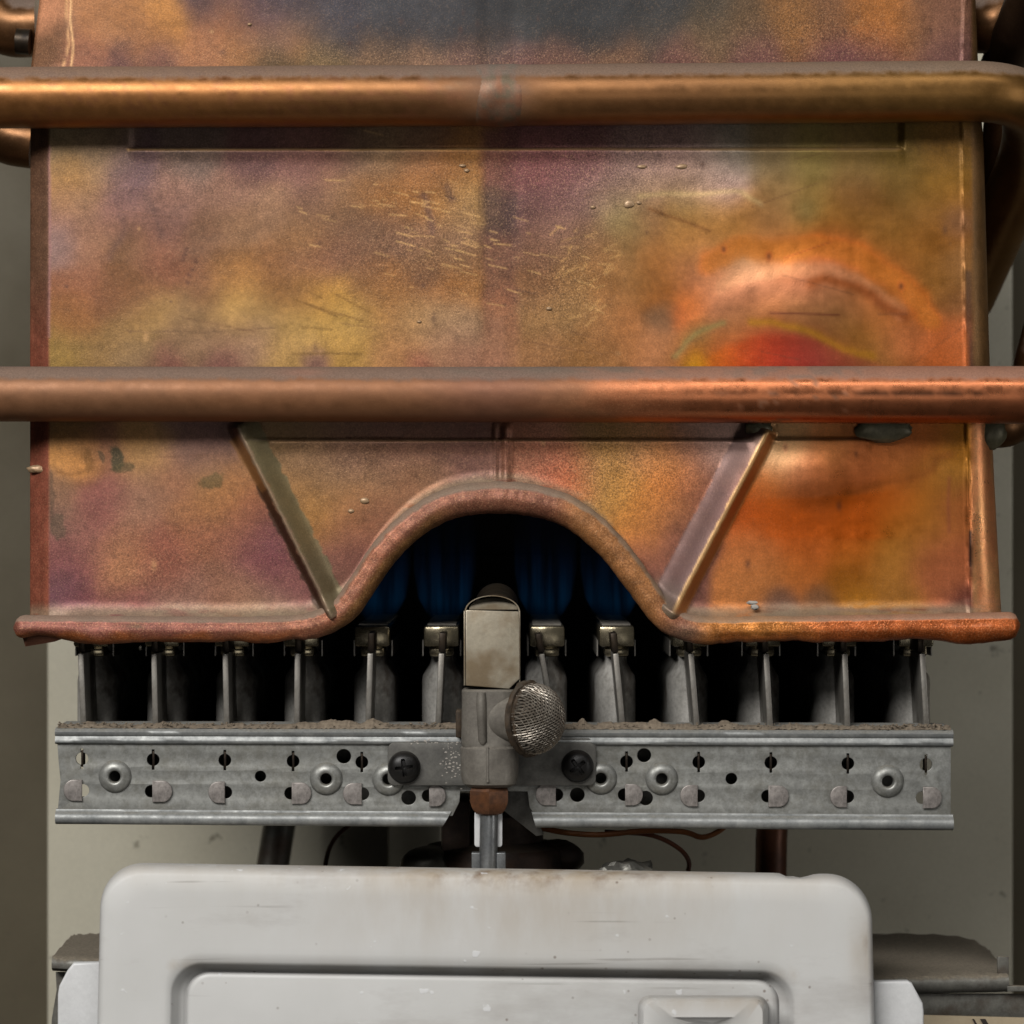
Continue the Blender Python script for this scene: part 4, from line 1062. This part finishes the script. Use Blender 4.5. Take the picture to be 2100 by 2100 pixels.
def burners():
    # one burner, built round x = 0 in photograph pixels; then copied
    def loopmesh(poly, secs, capf=True):
        verts = []; faces = []; m = len(poly)
        for (Yd, sx) in secs:
            for (x, y) in poly: verts.append(Vector((x * sx * S, Yd, (1050 - y) * S)))
        for i in range(len(secs) - 1):
            for j in range(m):
                a = i * m + j; b = i * m + (j + 1) % m
                faces.append((a, b, b + m, a + m))
        faces.append(tuple(range(m))); faces.append(tuple((len(secs) - 1) * m + j for j in range(m)))
        me = mesh('b', verts, faces)
        bm = bmesh.new(); bm.from_mesh(me); bmesh.ops.recalc_face_normals(bm, faces=bm.faces); bm.to_mesh(me); bm.free()
        return me
    half = [(44, 1520), (44, 1412), (42, 1400), (34, 1388), (27, 1376), (24, 1364), (25, 1350), (30, 1340), (36, 1332)]
    poly = half + [(-x, y) for x, y in reversed(half)]
    secs = [(.0250, .12), (.0256, .34), (.0266, .56), (.0282, .76), (.0302, .90), (.0328, .98), (.036, 1.0), (.098, 1.0)]
    out = []
    body = loopmesh(poly, secs)
    bm = bmesh.new()
    box(bm, -37 * S, 37 * S, .0205, .098, (1050 - 1334) * S, (1050 - 1291) * S, .0006)
    box(bm, -26 * S, 26 * S, .0225, .098, (1050 - 1356) * S, (1050 - 1333) * S, .0008)
    hb = bm_mesh('head', bm)
    bm = bmesh.new()
    # port bars across the top of the head
    for k in range(26):
        y0 = .026 + k * .0027
        box(bm, -30 * S, 30 * S, y0, y0 + .0012, (1050 - 1290.5) * S, (1050 - 1287) * S)
    for xx in (-40, 40):
        box(bm, xx * S - 1.2 * S, xx * S + 1.2 * S, .027, .090, (1050 - 1356) * S, (1050 - 1322) * S)
    ports = bm_mesh('ports', bm)
    bm = bmesh.new()
    box(bm, -6.0 * S, 6.0 * S, .0045, .031, (1050 - 1520) * S, (1050 - 1342) * S, .00025)
    fin = bm_mesh('fin', bm)
    bm = bmesh.new()
    box(bm, -7 * S, 7 * S, .0065, .026, (1050 - 1340) * S, (1050 - 1300) * S, .0003)
    clip = bm_mesh('clip', bm)
    # flame: a row of narrow leaning tongues above the ports
    vs = []; fs = []
    rr = random.Random(3)
    for zz, ww in ((1288, 26), (1272, 42), (1240, 60), (1180, 70), (1100, 70), (1030, 62), (960, 46)):
        for q in range(20):
            a = 2 * math.pi * q / 20
            vs.append(Vector((math.cos(a) * ww * S, .064 + math.sin(a) * .036, (1050 - zz) * S)))
    for i in range(6):
        for q in range(20):
            a = i * 20 + q; c = i * 20 + (q + 1) % 20
            fs.append((a, c, c + 20, a + 20))
    fs.append(tuple(range(19, -1, -1))); fs.append(tuple(120 + q for q in range(20)))
    flame = mesh('flame', vs, fs)
    tops = [167, 317, 463, 611, 760, 906, 1110, 1262, 1416, 1570, 1731, 1890]
    bots = [173, 320, 466, 609, 755, 898, 1137, 1277, 1429, 1579, 1737, 1899]
    proto = None
    for i in range(12):
        f = (D + .006) / D
        xt = (tops[i] - 1050) * S * f; xb = (bots[i] - 1050) * S * f
        xm = (xt + xb) / 2
        zc = (1050 - 1420) * S
        if proto is None:
            bo = link('burner', body, M['burner'], RK, loc=(0, .05, zc), angle=40)
            kids = [link('burner_head', hb, M['brass'], bo, loc=(0, .05, zc)), link('flame_ports', ports, M['fin'], bo, loc=(0, .05, zc)), link('fin', fin, M['fin'], bo, loc=(0, .05, zc)),
                    link('clip', clip, M['clipm'], bo, loc=(0, .05, zc))]
            proto = (bo, kids)
        else:
            bo = proto[0].copy(); COL.objects.link(bo)
            kids = []
            for k in proto[1]:
                c = k.copy(); COL.objects.link(c); c.parent = bo; kids.append(c)
        bo.location.x = xm - RK.location.x
        # individual lean of the fin seen in the front view
        lean = math.atan2(xt - xb, 160 * S)
        for k in kids:
            if k.name.split('.')[0] in ('fin', 'clip'): k.rotation_euler = (0, lean, 0)
        if 3 <= i <= 8:
            fo = bpy.data.objects.new('flame', flame)
            if not flame.materials: flame.materials.append(M['flame'])
            COL.objects.link(fo); fo.parent = bo
            fo.location = (0, -.05 + .0, -zc)
    # black sheet added behind and beneath the burners so the gaps stay dark
    bm = bmesh.new()
    xa, xb = (186 - 1050) * S, (1880 - 1050) * S
    box(bm, xa, xb, .1005, .102, (1050 - 1560) * S, (1050 - 1150) * S)
    box(bm, xa, xb, .036, .1002, (1050 - 1530) * S, (1050 - 1522) * S)
    link('dark_backing', bm_mesh('rear', bm), M['soot'], RK, flat=True)
    bm = bmesh.new()
    box(bm, (184 - 1050) * S, (905 - 1050) * S, .012, .030, (1050 - 1662) * S, (1050 - 1535) * S)
    box(bm, (1112 - 1050) * S, (1880 - 1050) * S, .012, .030, (1050 - 1664) * S, (1050 - 1535) * S)
    link('hole_backing', bm_mesh('hole_backing', bm), M['bracket'], RK, flat=True)  # boxes added behind the rail so its holes read dark
burners()

# ------------------------------------------------------------------ PILOT BURNER
PL = empty('pilot_burner', P(1004, 1615, -.006), 'zinc pilot burner with steel hood and gauze dome bolted to the middle of the rail', 'pilot burner')
def pilot():
    yb = YR - .0022
    o = plate('bracket_plate', rrect(795, 1523, 1222, 1611, 14, 6), [], yb, .0012, .00015, M['bracket'], PL)
    plate('bracket_plate_rear', [(1120, 1514), (1208, 1514), (1222, 1526), (1222, 1540), (1120, 1540)], [], yb + .0013, .0008, .0001, M['bracket'], PL)
    # hood: folded steel strip with an arched top
    def arch(x0, x1, yt, yside, n=14):
        cx = (x0 + x1) / 2; rx = (x1 - x0) / 2
        return [(cx - rx * math.cos(math.pi * k / n), yside - (yside - yt) * math.sin(math.pi * k / n)) for k in range(n + 1)]
    yh = -.017
    front = [(955, 1406), (955, 1251)] + [(1064, 1254), (1065, 1270), (1066, 1392), (1044, 1413)]
    plate('hood_front', front, [], yh, .0008, .0002, M['hood'], PL)
    # bent lip above the front: leans back
    lipv = []
    ar = arch(962, 1062, 1226, 1250)
    n = len(ar)
    verts = [P(x, y, yh + .0005 + (1250 - y) * S * 1.3) for x, y in ar] + [P(x, y, yh + .0013 + (1250 - y) * S * 1.3) for x, y in ar]
    faces = [tuple(range(n)), tuple(range(2 * n - 1, n - 1, -1))] + [(k, (k + 1) % n, n + (k + 1) % n, n + k) for k in range(n)]
    link('hood_lip', bm_fix(mesh('lip', verts, faces)), M['hood'], PL)
    # roof band of the hood
    ar = arch(953, 1066, 1221, 1254, 18)
    verts = []; faces = []
    for (x, y) in ar:
        for Yd, off in ((yh + .0004, 0), (yh + .0004, 2.6), (.0, 2.6), (.0, 0)):
            cx = 1009.5
            k = 1 - off / 60
            verts.append(P(cx + (x - cx) * k, 1254 + (y - 1254) * k, Yd))
    for i in range(len(ar) - 1):
        for q in range(4):
            a = i * 4 + q; b = i * 4 + (q + 1) % 4
            faces.append((a, b, b + 4, a + 4))
    faces += [(0, 1, 2, 3), tuple(len(verts) - 4 + q for q in range(4))]
    # inner lining of the roof is visibly darker behind: a pilot tube
    link('hood_roof', bm_fix(mesh('roof', verts, faces)), M['hood'], PL)
    for x0, x1 in ((951, 954), (1064.5, 1067)):
        bm = bmesh.new()
        a, b = P(x0, 1254, yh), P(x1, 1406, yh)
        box(bm, a.x, b.x, yh + .0004, .0, b.z, a.z, .00008)
        link('hood_side', bm_mesh('side', bm), M['hood'], PL)
    pr = [(40, 0), (44, 4), (45, 60), (45, 150)]
    me = lathe([(r * S, h * S) for r, h in pr], P(1018, 1262, -.004), (0, 1, .12), 28)
    link('pilot_tube', me, M['clipm'], PL)
    # cast body: rounded block with a raised central ridge
    def cols(secs, name, mat, n=28):
        verts = []; faces = []
        for (cx, cy, rx, rd, p, yc) in secs:
            for k in range(n):
                a = 2 * math.pi * k / n
                ca, sa = math.cos(a), math.sin(a)
                q = (abs(ca) ** p + abs(sa) ** p) ** (-1 / p)
                v = P(cx, cy, yc)
                verts.append(v + Vector((ca * q * rx * S, sa * q * rd * S, 0)))
        for i in range(len(secs) - 1):
            for k in range(n):
                a = i * n + k; b = i * n + (k + 1) % n
                faces.append((a, b, b + n, a + n))
        faces.append(tuple(range(n))); faces.append(tuple((len(secs) - 1) * n + k for k in range(n)))
        return link(name, bm_fix(mesh(name, verts, faces)), mat, PL, angle=40)
    yc = -.0125
    cols([(1004, 1412, 52, 42, 5, yc), (1004, 1416, 56, 46, 5, yc), (1003, 1440, 55, 44, 4, yc), (1002, 1520, 55, 44, 4, yc), (1002, 1530, 53, 44, 3, yc)], 'body', M['cast'])
    cols([(1004, 1528, 54, 48, 2.4, yc), (1004, 1533, 59, 53, 2.3, yc), (1004, 1590, 58, 52, 2.2, yc), (1004, 1606, 54, 48, 2.2, yc), (1004, 1613, 44, 38, 2, yc)], 'body_base', M['cast'])
    cols([(987, 1420, 9, 9, 2, yc - 44 * S), (987, 1440, 11, 11, 2, yc - 42 * S), (990, 1520, 9, 10, 2, yc - 42 * S), (990, 1527, 5, 6, 2, yc - 41 * S)], 'mould_ridge', M['cast'], 14)
    cols([(1000, 1533, 3, 3, 2, yc - 52 * S), (1000, 1604, 3, 3, 2, yc - 51 * S)], 'mould_seam', M['cast'], 10)
    # brown gasket at the left edge of the body
    bm = bmesh.new(); a, b = P(935, 1455, -.008), P(948, 1512, -.008)
    box(bm, a.x, b.x, -.010, -.004, b.z, a.z, .0004); link('gasket', bm_mesh('g', bm), M['rusty'], PL)
    # air port: short cylinder towards the right and the viewer, washer and gauze dome
    ax = Vector((.80, -.60, .04)).normalized()
    c0 = P(1026, 1474, yc)
    me = lathe([(50 * S, 0), (50 * S, 46 * S), (54 * S, 62 * S), (54 * S, 66 * S)], c0, ax, 36)
    link('air_port', me, M['cast'], PL)
    from mathutils import noise as mn
    def rj(r, h, a): return r * (1 + .05 * mn.noise(Vector((math.cos(a) * 6, math.sin(a) * 6, h * 9000))))
    me = lathe([(40 * S, 66 * S), (72 * S, 66 * S), (77 * S, 70 * S), (77 * S, 74 * S), (73 * S, 79 * S), (70 * S, 80 * S), (72 * S, 84 * S), (70 * S, 88 * S), (60 * S, 90 * S)], c0, ax, 72, rj)
    link('washer', me, M['rusty'], PL)
    # woven gauze dome: two families of wire over a dark cap
    cc = c0 + ax * (82 * S)
    ref = Vector((0, 0, 1)); U = ax.cross(ref).normalized(); V = ax.cross(U)
    Rr = 70 * S
    def dome(th, ph):   # th 0 at the pole
        return cc + ax * (Rr * .86 * math.cos(th)) + (U * math.cos(ph) + V * math.sin(ph)) * (Rr * math.sin(th))
    prof = [(Rr * .955 * math.sin(R(90 - k * 10)), Rr * .82 * math.sin(R(k * 10))) for k in range(10)]
    link('gauze_backing', lathe(prof, cc, ax, 40), M['clipm'], PL)
    verts = []; faces = []
    wr = 1.35 * S
    def wire(pts):
        b0 = len(verts); n = len(pts)
        for i in range(n):
            t = (pts[min(i + 1, n - 1)] - pts[max(i - 1, 0)]).normalized()
            nr = (pts[i] - cc).normalized(); s_ = t.cross(nr).normalized()
            for u_, v_ in ((1, 0), (0, 1), (-1, 0), (0, -1)):
                verts.append(pts[i] + nr * (u_ * wr) + s_ * (v_ * wr))
        for i in range(n - 1):
            for q in range(4):
                a = b0 + i * 4 + q; b = b0 + i * 4 + (q + 1) % 4
                faces.append((a, b, b + 4, a + 4))
    nw = 13
    for fam in (0, 1):
        ang = R(20 if fam == 0 else 110)
        d1 = U * math.cos(ang) + V * math.sin(ang); d2 = V * math.cos(ang) - U * math.sin(ang)
        for k in range(-nw, nw + 1):
            off = k / (nw + .5)
            L = math.sqrt(max(0, 1 - off * off))
            pts = []
            m = max(6, int(44 * L))
            for q in range(m + 1):
                t = -L + 2 * L * q / m
                rho = min(1, math.hypot(off, t)); hgt = math.sqrt(max(0, 1 - rho * rho))
                wv = 1 + .02 * math.sin((t * nw + .5 * fam + k) * math.pi)
                pts.append(cc + (d1 * off + d2 * t) * (Rr * wv) + ax * (Rr * .86 * hgt * wv))
            if len(pts) > 2: wire(pts)
    o = link('gauze_dome', mesh('gauze', verts, faces), M['gauze'], PL, angle=80)
    # union nut, gas tube, plastic clip, clamp
    def hexr(r, h, a):
        k = (a % (math.pi / 3)) - math.pi / 6
        return r * .93 / math.cos(k) if r > 20 * S else r
    me = lathe([(30 * S, 0), (38 * S, 3 * S), (41 * S, 8 * S), (41 * S, 30 * S), (36 * S, 44 * S), (28 * S, 54 * S), (18 * S, 58 * S)], P(1003, 1612, yc), (0, 0, -1), 36, hexr)
    link('union_nut', me, M['nut'], PL, angle=25)
    link('gas_tube', sweep([P(1003, 1660, yc), P(1002, 1730, yc), P(1001, 1800, yc)], 18.5 * S, 20, step=.002), M['alu'], PL)
    for x0, x1 in ((973, 990), (1016, 1030)):
        plate('clip_leg', rrect(x0, 1664, x1, 1737, 6, 4), [], yc + .0006, .0014, .0001, M['white'], PL)
    for x0, x1 in ((967, 985), (1018, 1037)):
        plate('clamp', rrect(x0, 1749, x1, 1800, 2, 3), [], yc - .001, .003, .0002, M['alu'], PL)
    # pan head screws with a cross recess
    for cx, cy, rot in ((829, 1573, 8), (1184, 1571, 38)):
        Rs = 33 * S
        nr_, na = 16, 72
        c = P(cx, cy, yb)
        verts = [c + Vector((0, -12 * S, 0))]; faces = []
        for i in range(1, nr_ + 1):
            t = i / nr_
            for j in range(na):
                a = 2 * math.pi * j / na
                x, z = math.cos(a) * t, math.sin(a) * t
                h = 21 * math.sqrt(max(0, 1 - t ** 2.6)) + 2
                ar_ = R(rot); xx = x * math.cos(ar_) + z * math.sin(ar_); zz = -x * math.sin(ar_) + z * math.cos(ar_)
                if (abs(xx) < .10 and abs(zz) < .5) or (abs(zz) < .10 and abs(xx) < .5): h -= 10
                verts.append(c + Vector((x * Rs, -h * S, z * Rs)))
        for j in range(na): faces.append((0, 1 + (j + 1) % na, 1 + j))
        for i in range(nr_ - 1):
            for j in range(na):
                a = 1 + i * na + j; b = 1 + i * na + (j + 1) % na
                faces.append((a, b, b + na, a + na))
        base = len(verts)
        for j in range(na):
            a = 2 * math.pi * j / na; verts.append(c + Vector((math.cos(a) * Rs, 0, math.sin(a) * Rs)))
        for j in range(na):
            a = 1 + (nr_ - 1) * na + j; b = 1 + (nr_ - 1) * na + (j + 1) % na
            faces.append((a, b, base + (j + 1) % na, base + j))
        link('screw', bm_fix(mesh('screw', verts, faces)), M['black'], PL, angle=30)
    # crust of white powder on the bracket
    bm = bmesh.new()
    for k in range(90):
        x = random.gauss(926, 11); y = random.gauss(1560, 22)
        if k > 64: x = random.uniform(830, 945); y = random.gauss(1522, 3)
        if x > 946: continue
        c_ = P(x, y, yb - .00002); r = random.uniform(.7, 1.9) * S
        bmesh.ops.create_icosphere(bm, subdivisions=1, radius=1, matrix=Matrix.Translation(c_) @ Matrix.Diagonal((r * random.uniform(.7, 2), r * .5, r, 1)))
    o = link('powder_crust', bm_mesh('crust', bm), M['flake'], PL, flat=True); o['kind'] = 'stuff'

def bm_fix(me):
    bm = bmesh.new(); bm.from_mesh(me)
    bmesh.ops.recalc_face_normals(bm, faces=bm.faces)
    bm.to_mesh(me); bm.free(); return me
pilot()

# ------------------------------------------------------------------ WHITE COVER
CV = empty('control_cover', P(1000, 2300, -.02), 'white enamelled control cover with recessed panel and grimy top edge', 'cover')
def cover():
    def T(pts):
        out = []
        for x, y in pts:
            x2 = 1000 + (x - 1000) * (1 + (y - 1850) * .00003)
            out.append((x2, y + (x - 1000) * .0165 + 2.5 * math.sin(x * .004)))
        return out
    YF = -.032
    yb_ = 2330
    N = 14
    loops = [
        (rrect(208, 1779, 1786, yb_, 88, N), +.002), (rrect(207, 1779, 1787, yb_, 88, N), -.020), (rrect(206, 1783, 1788, yb_, 88, N), -.0275),
        (rrect(207, 1790, 1787, yb_, 86, N), -.0303), (rrect(211, 1797, 1783, yb_ - 10, 82, N), -.0315), (rrect(218, 1804, 1776, yb_ - 20, 78, N), YF),
        (rrect(250, 1840, 1745, yb_ - 40, 76, N), YF - .0001),
        (rrect(340, 1960, 1640, yb_ - 80, 74, N), YF), (rrect(352, 1978, 1628, yb_ - 92, 66, N), YF + .0002), (rrect(357, 1985, 1622, yb_ - 97, 62, N), YF + .0009),
        (rrect(368, 1992, 1612, yb_ - 106, 56, N), YF + .0030), (rrect(380, 1997, 1600, yb_ - 116, 50, N), YF + .0044), (rrect(386, 1999, 1594, yb_ - 122, 46, N), YF + .0046),
        (rrect(389, 2001, 1591, yb_ - 125, 45, N), YF + .0040), (rrect(393, 2005, 1587, yb_ - 129, 43, N), YF + .0035), (rrect(400, 2012, 1580, yb_ - 136, 38, N), YF + .0034)]
    # photograph: top edge crosses y = 1770 at x = 290 and 1795 at 1700
    verts = []; faces = []; gr = []
    m = len(loops[0][0])
    pxs = []
    for pts, Yd in loops:
        # more points along the straight runs
        q = T(pts)
        dense = []
        for k in range(m):
            a = q[k]; b = q[(k + 1) % m]
            L = math.hypot(a[0] - b[0], a[1] - b[1])
            dense.append((a, b, L))
        pxs.append(q)
    # subdivide consistently using the first loop's lengths
    div = []
    q0 = pxs[0]
    for k in range(m):
        a = q0[k]; b = q0[(k + 1) % m]
        div.append(max(1, int(math.hypot(a[0] - b[0], a[1] - b[1]) / 14)))
    allp = []
    for (pts, Yd), q in zip(loops, pxs):
        row = []
        for k in range(m):
            a = q[k]; b = q[(k + 1) % m]
            for j in range(div[k]):
                t = j / div[k]
                row.append((a[0] + (b[0] - a[0]) * t, a[1] + (b[1] - a[1]) * t))
        allp.append((row, Yd))
    M_ = len(allp[0][0])
    bite = lambda x: 9 * math.exp(-((x - 1640) / 22) ** 2) + 5 * math.exp(-((x - 1612) / 8) ** 2)
    for li, (row, Yd) in enumerate(allp):
        for (x, y) in row:
            yy = y + (bite(x) if (li <= 2 and y < 1850) else 0)
            verts.append(P(x, yy, Yd)); pxy = (x, yy)
            ed = max(0, 1 - (y - (1780 + (x - 1000) * .0165)) / 46.0)
            g = .85 * ed * (.45 + .55 * math.exp(-((x - 1050) / 380) ** 2)) + .5 * math.exp(-((x - 1060) / 480) ** 2 - ((y - 1845) / 110) ** 2)
            g += .8 * math.exp(-((x - 1770) / 22) ** 2 - ((y - 1950) / 80) ** 2) + .35 * math.exp(-((y - 1990 - (x - 1000) * .0165) / 9) ** 2) * (300 < x < 1680)
            gr.append(min(1, g))
    for i in range(len(allp) - 1):
        for k in range(M_):
            a = i * M_ + k; b = i * M_ + (k + 1) % M_
            faces.append((a, b, b + M_, a + M_))
    faces.append(tuple((len(allp) - 1) * M_ + k for k in range(M_)))
    me = mesh('cover', verts, faces)
    # grid for the broad front face between bevel and recess would be too coarse for the grime: refine that strip
    bm = bmesh.new(); bm.from_mesh(me)
    lay = bm.verts.layers.float.new('grime')
    bm.verts.ensure_lookup_table()
    for v, g in zip(bm.verts, gr): v[lay] = g
    i0, i1 = 6 * M_, 8 * M_
    es = [e for e in bm.edges if {e.verts[0].index // M_, e.verts[1].index // M_} == {6, 7}]
    bmesh.ops.subdivide_edges(bm, edges=es, cuts=9, use_grid_fill=False)
    for v in bm.verts:
        if v.index == -1 or v.index >= len(gr):
            pass
    bm.verts.index_update()
    bm.verts.ensure_lookup_table()
    for v in list(bm.verts)[len(gr):]:
        f = (D + v.co.y) / D * S
        x = v.co.x / f + 1050; y = 1050 - v.co.z / f
        v[lay] = min(1, .5 * math.exp(-((x - 1060) / 480) ** 2 - ((y - 1845) / 110) ** 2) + .8 * math.exp(-((x - 1770) / 22) ** 2 - ((y - 1950) / 80) ** 2))
    bmesh.ops.recalc_face_normals(bm, faces=bm.faces)
    bm.to_mesh(me); bm.free()
    link('cover_body', me, M['cover'], CV, angle=50)
    # side ears
    lt = [(208, 1974), (150, 1975), (138, 1990), (121, 2022), (118, 2040), (117, 2320), (208, 2320)]
    rt = [(1790, 2013), (1862, 2012), (1870, 2016), (1893, 2058), (1895, 2075), (1895, 2320), (1790, 2320)]
    plate('side_ear', lt, [], -.024, .003, .0006, M['white'], CV)
    plate('side_ear', rt, [], -.024, .003, .0006, M['white'], CV)
    # raised knob block with scooped face
    K = [(rrect(1308, 2041, 1576, 2330, 26, 8), YF + .0035), (rrect(1311, 2044, 1573, 2326, 26, 8), YF - .006), (rrect(1314, 2048, 1570, 2322, 26, 8), YF - .0108), (rrect(1320, 2054, 1564, 2316, 24, 8), YF - .0122),
         (rrect(1345, 2086, 1540, 2300, 40, 8), YF - .0124), (rrect(1372, 2098, 1512, 2290, 50, 8), YF - .0100)]
    verts = []; faces = []; n = len(K[0][0])
    for pts, Yd in K:
        for x, y in pts: verts.append(P(x, y, Yd))
    for i in range(len(K) - 1):
        for k in range(n):
            a = i * n + k; b = i * n + (k + 1) % n
            faces.append((a, b, b + n, a + n))
    faces.append(tuple((len(K) - 1) * n + k for k in range(n)))
    me = bm_fix(mesh('knob', verts, faces))
    at = me.attributes.new('grime', 'FLOAT', 'POINT')
    at.data.foreach_set('value', [.55 if (1050 - v.co.z / ((D + v.co.y) / D * S)) < 2060 else .12 for v in me.vertices])
    link('knob', me, M['cover'], CV, angle=50)
cover()

# ------------------------------------------------------------------ VALVE, PIPES, WIRES, BRACKETS BEHIND
GV = empty('gas_valve', P(1010, 1820, .03), 'dark brown gas valve body half hidden behind the white cover', 'gas valve')
def valve():
    yv = .03
    me = lathe([(60 * S, 0), (92 * S, 6 * S), (98 * S, 14 * S), (98 * S, 70 * S), (150 * S, 82 * S), (156 * S, 92 * S), (156 * S, 150 * S)], P(1020, 1655, yv), (0, 0, -1), 48)
    link('valve_body', me, M['valve'], GV)
    lump('valve_lug', 880, 1775, yv - .01, 62, 40, 42, M['valvegrey'], GV, 5, amp=.1)
    bm = bmesh.new(); a, b = P(905, 1640, .02), P(965, 1790, .02)
    box(bm, a.x, b.x, .018, .04, b.z, a.z, .001); link('valve_neck', bm_mesh('n', bm), M['valve'], GV)
    plate('valve_gusset', [(1040, 1620), (1090, 1622), (1095, 1660), (1115, 1712), (1100, 1715), (1030, 1660)], [], .004, .001, .0001, M['bracket'], GV)
    lump('valve_boss', 1140, 1760, yv - .005, 60, 40, 40, M['valve'], GV, 8, amp=.1)
valve()

def tubes():
    o = link('supply_pipe', sweep([P(592, 1580, .135), P(568, 1720, .13), P(540, 1900, .125)], 39 * S, 24, step=.003), M['teal_pipe'])
    tag(o, 'dull verdigris copper pipe slanting down behind the left half of the rail', 'pipe')
    o = link('supply_pipe', sweep([P(1590, 1600, .08), P(1582, 1720, .08), P(1578, 1950, .08)], 36 * S, 24, step=.003), M['rust_pipe'])
    tag(o, 'reddish brown vertical copper pipe below the right half of the rail', 'pipe')
    o = link('electric_wire', sweep(catmull([P(760, 1660, .05), P(720, 1690, .05), P(685, 1722, .05), P(668, 1770, .05), P(662, 1860, .05)], 8), 5.0 * S, 8), M['darkwire'])
    tag(o, 'thin brown wire arching down left of the gas valve', 'wire')
    o = link('electric_wire', sweep(catmull([P(1080, 1690, .02), P(1150, 1706, .018), P(1230, 1712, .018), P(1320, 1704, .02), P(1400, 1706, .024), P(1440, 1717, .024), P(1475, 1704, .028), P(1500, 1680, .03)], 10), 6.0 * S, 8), M['wire'])
    tag(o, 'orange wire looping just under the right part of the rail', 'wire')
    o = link('electric_wire', sweep(catmull([P(1240, 1706, .022), P(1330, 1712, .022), P(1385, 1735, .022), P(1412, 1765, .022), P(1408, 1800, .022), P(1395, 1860, .022)], 10), 5.0 * S, 8), M['darkwire'])
    tag(o, 'dark brown wire curling down beside the crumpled foil', 'wire')
    bm = bmesh.new()
    bmesh.ops.create_icosphere(bm, subdivisions=4, radius=1)
    from mathutils import noise as mn
    c = P(1285, 1806, .012)
    for v in bm.verts:
        k = 1 + .28 * mn.noise(v.co * 3.1) + .16 * abs(mn.noise(v.co * 8))
        v.co = Vector((v.co.x * 66 * S * k, v.co.y * 40 * S * k, v.co.z * 40 * S * k)) + c
    o = link('crumpled_foil', bm_mesh('foil', bm), M['foil'], angle=20)
    tag(o, 'crumpled silver foil peeping over the cover right of the gas valve', 'foil')
    bm = bmesh.new(); a, b = P(1010, 1690, .14), P(800, 1850, .14)
    # pale block on the back panel
    box(bm, P(795, 0, .15).x, P(905, 0, .15).x, .150, .1645, P(0, 1900, .15).z, P(0, 1640, .15).z, .001)
    o = link('cable_duct', bm_mesh('duct', bm), M['panel'])
    tag(o, 'pale boxed duct on the back panel left of the gas valve', 'duct')
tubes()

def brackets():
    def ledge(name, top, xa, xb, label, lipdrop, ya):
        # sloping dusty shelf with a rolled front lip
        verts = []; faces = []
        n = len(top)
        return None
    # right shelf
    BR = empty('shelf_bracket', P(1930, 2040, .02), 'dusty grey steel shelf bracket jutting out right of the white cover', 'bracket')
    def shelf(parent, back, front, Yb, Yf, drop):
        # back edge polyline -> front edge polyline (px), then rolled lip
        rows = []
        n = 26
        def res(pl, k):
            t = k / (n - 1) * (len(pl) - 1); i = min(int(t), len(pl) - 2); f_ = t - i
            return (pl[i][0] + (pl[i + 1][0] - pl[i][0]) * f_, pl[i][1] + (pl[i + 1][1] - pl[i][1]) * f_)
        m = 9
        verts = []; faces = []
        for k in range(n):
            b = res(back, k); f_ = res(front, k)
            for j in range(m):
                t = j / (m - 1)
                verts.append(P(b[0] + (f_[0] - b[0]) * t, b[1] + (f_[1] - b[1]) * t + 1.5 * math.sin(k * 1.7 + j * 2.1), Yb + (Yf - Yb) * t))
            for (dy, dd) in ((4, -5), (12, -9), (22, -8), (drop - 4, -2), (drop, 8), (drop, 60)):
                verts.append(P(f_[0], f_[1] + dy, Yf) + Vector((0, dd * S, 0)))
        w_ = m + 6
        for k in range(n - 1):
            for j in range(w_ - 1):
                a = k * w_ + j; faces.append((a, a + 1, a + w_ + 1, a + w_))
        return link('shelf_plate', bm_fix(mesh('shelf', verts, faces)), M['ledge'], parent, angle=40)
    shelf(BR, [(1700, 1914), (1800, 1914), (1890, 1915), (1950, 1918), (1995, 1926), (2020, 1942), (2030, 1950)], [(1700, 2004), (1780, 2003), (1850, 2003), (1920, 2002), (1990, 2001), (2040, 2000), (2068, 1999)], .075, .012, 36)
    plate('lower_plate', [(1700, 2036), (2200, 2040), (2200, 2092), (1700, 2082)], [], .014, .001, .0001, M['ledge'], BR)
    plate('side_strip', [(2066, 2022), (2200, 2026), (2200, 2034), (2066, 2033)], [], .011, .002, .0001, M['ledge'], BR)
    plate('end_plate', [(2046, 1962), (2069, 1962), (2069, 2006), (2046, 2006)], [], .016, .001, .0001, M['ledge'], BR)
    BL = empty('shelf_bracket', P(150, 2040, .02), 'short dusty steel shelf bracket jutting out left of the white cover', 'bracket')
    shelf(BL, [(146, 1918), (160, 1916), (200, 1914), (240, 1914), (300, 1914)], [(107, 1962), (140, 1964), (180, 1966), (230, 1968), (300, 1970)], .05, .012, 30)
    plate('lower_plate', [(114, 1994), (210, 1994), (210, 2200), (100, 2200), (106, 2090), (116, 2030)], [], .016, .001, .0001, M['ledge'], BL)
    # cream label under the right shelf, with ink strokes
    LB = empty('printed_label', P(2000, 2140, .006), 'cream label with dark slanting printed strokes at the lower right corner', 'label')
    plate('label_plate', [(1850, 2081), (2200, 2090), (2200, 2320), (1850, 2320)], [], .008, .001, .0001, M['paper'], LB)
    for p in ([(1994, 2090), (1998, 2090), (2010, 2112), (2005, 2112)], [(2010, 2090), (2021, 2090), (2034, 2112), (2022, 2112)]):
        plate('ink_stroke', p, [], .0076, .0003, 0, M['print'], LB)
brackets()
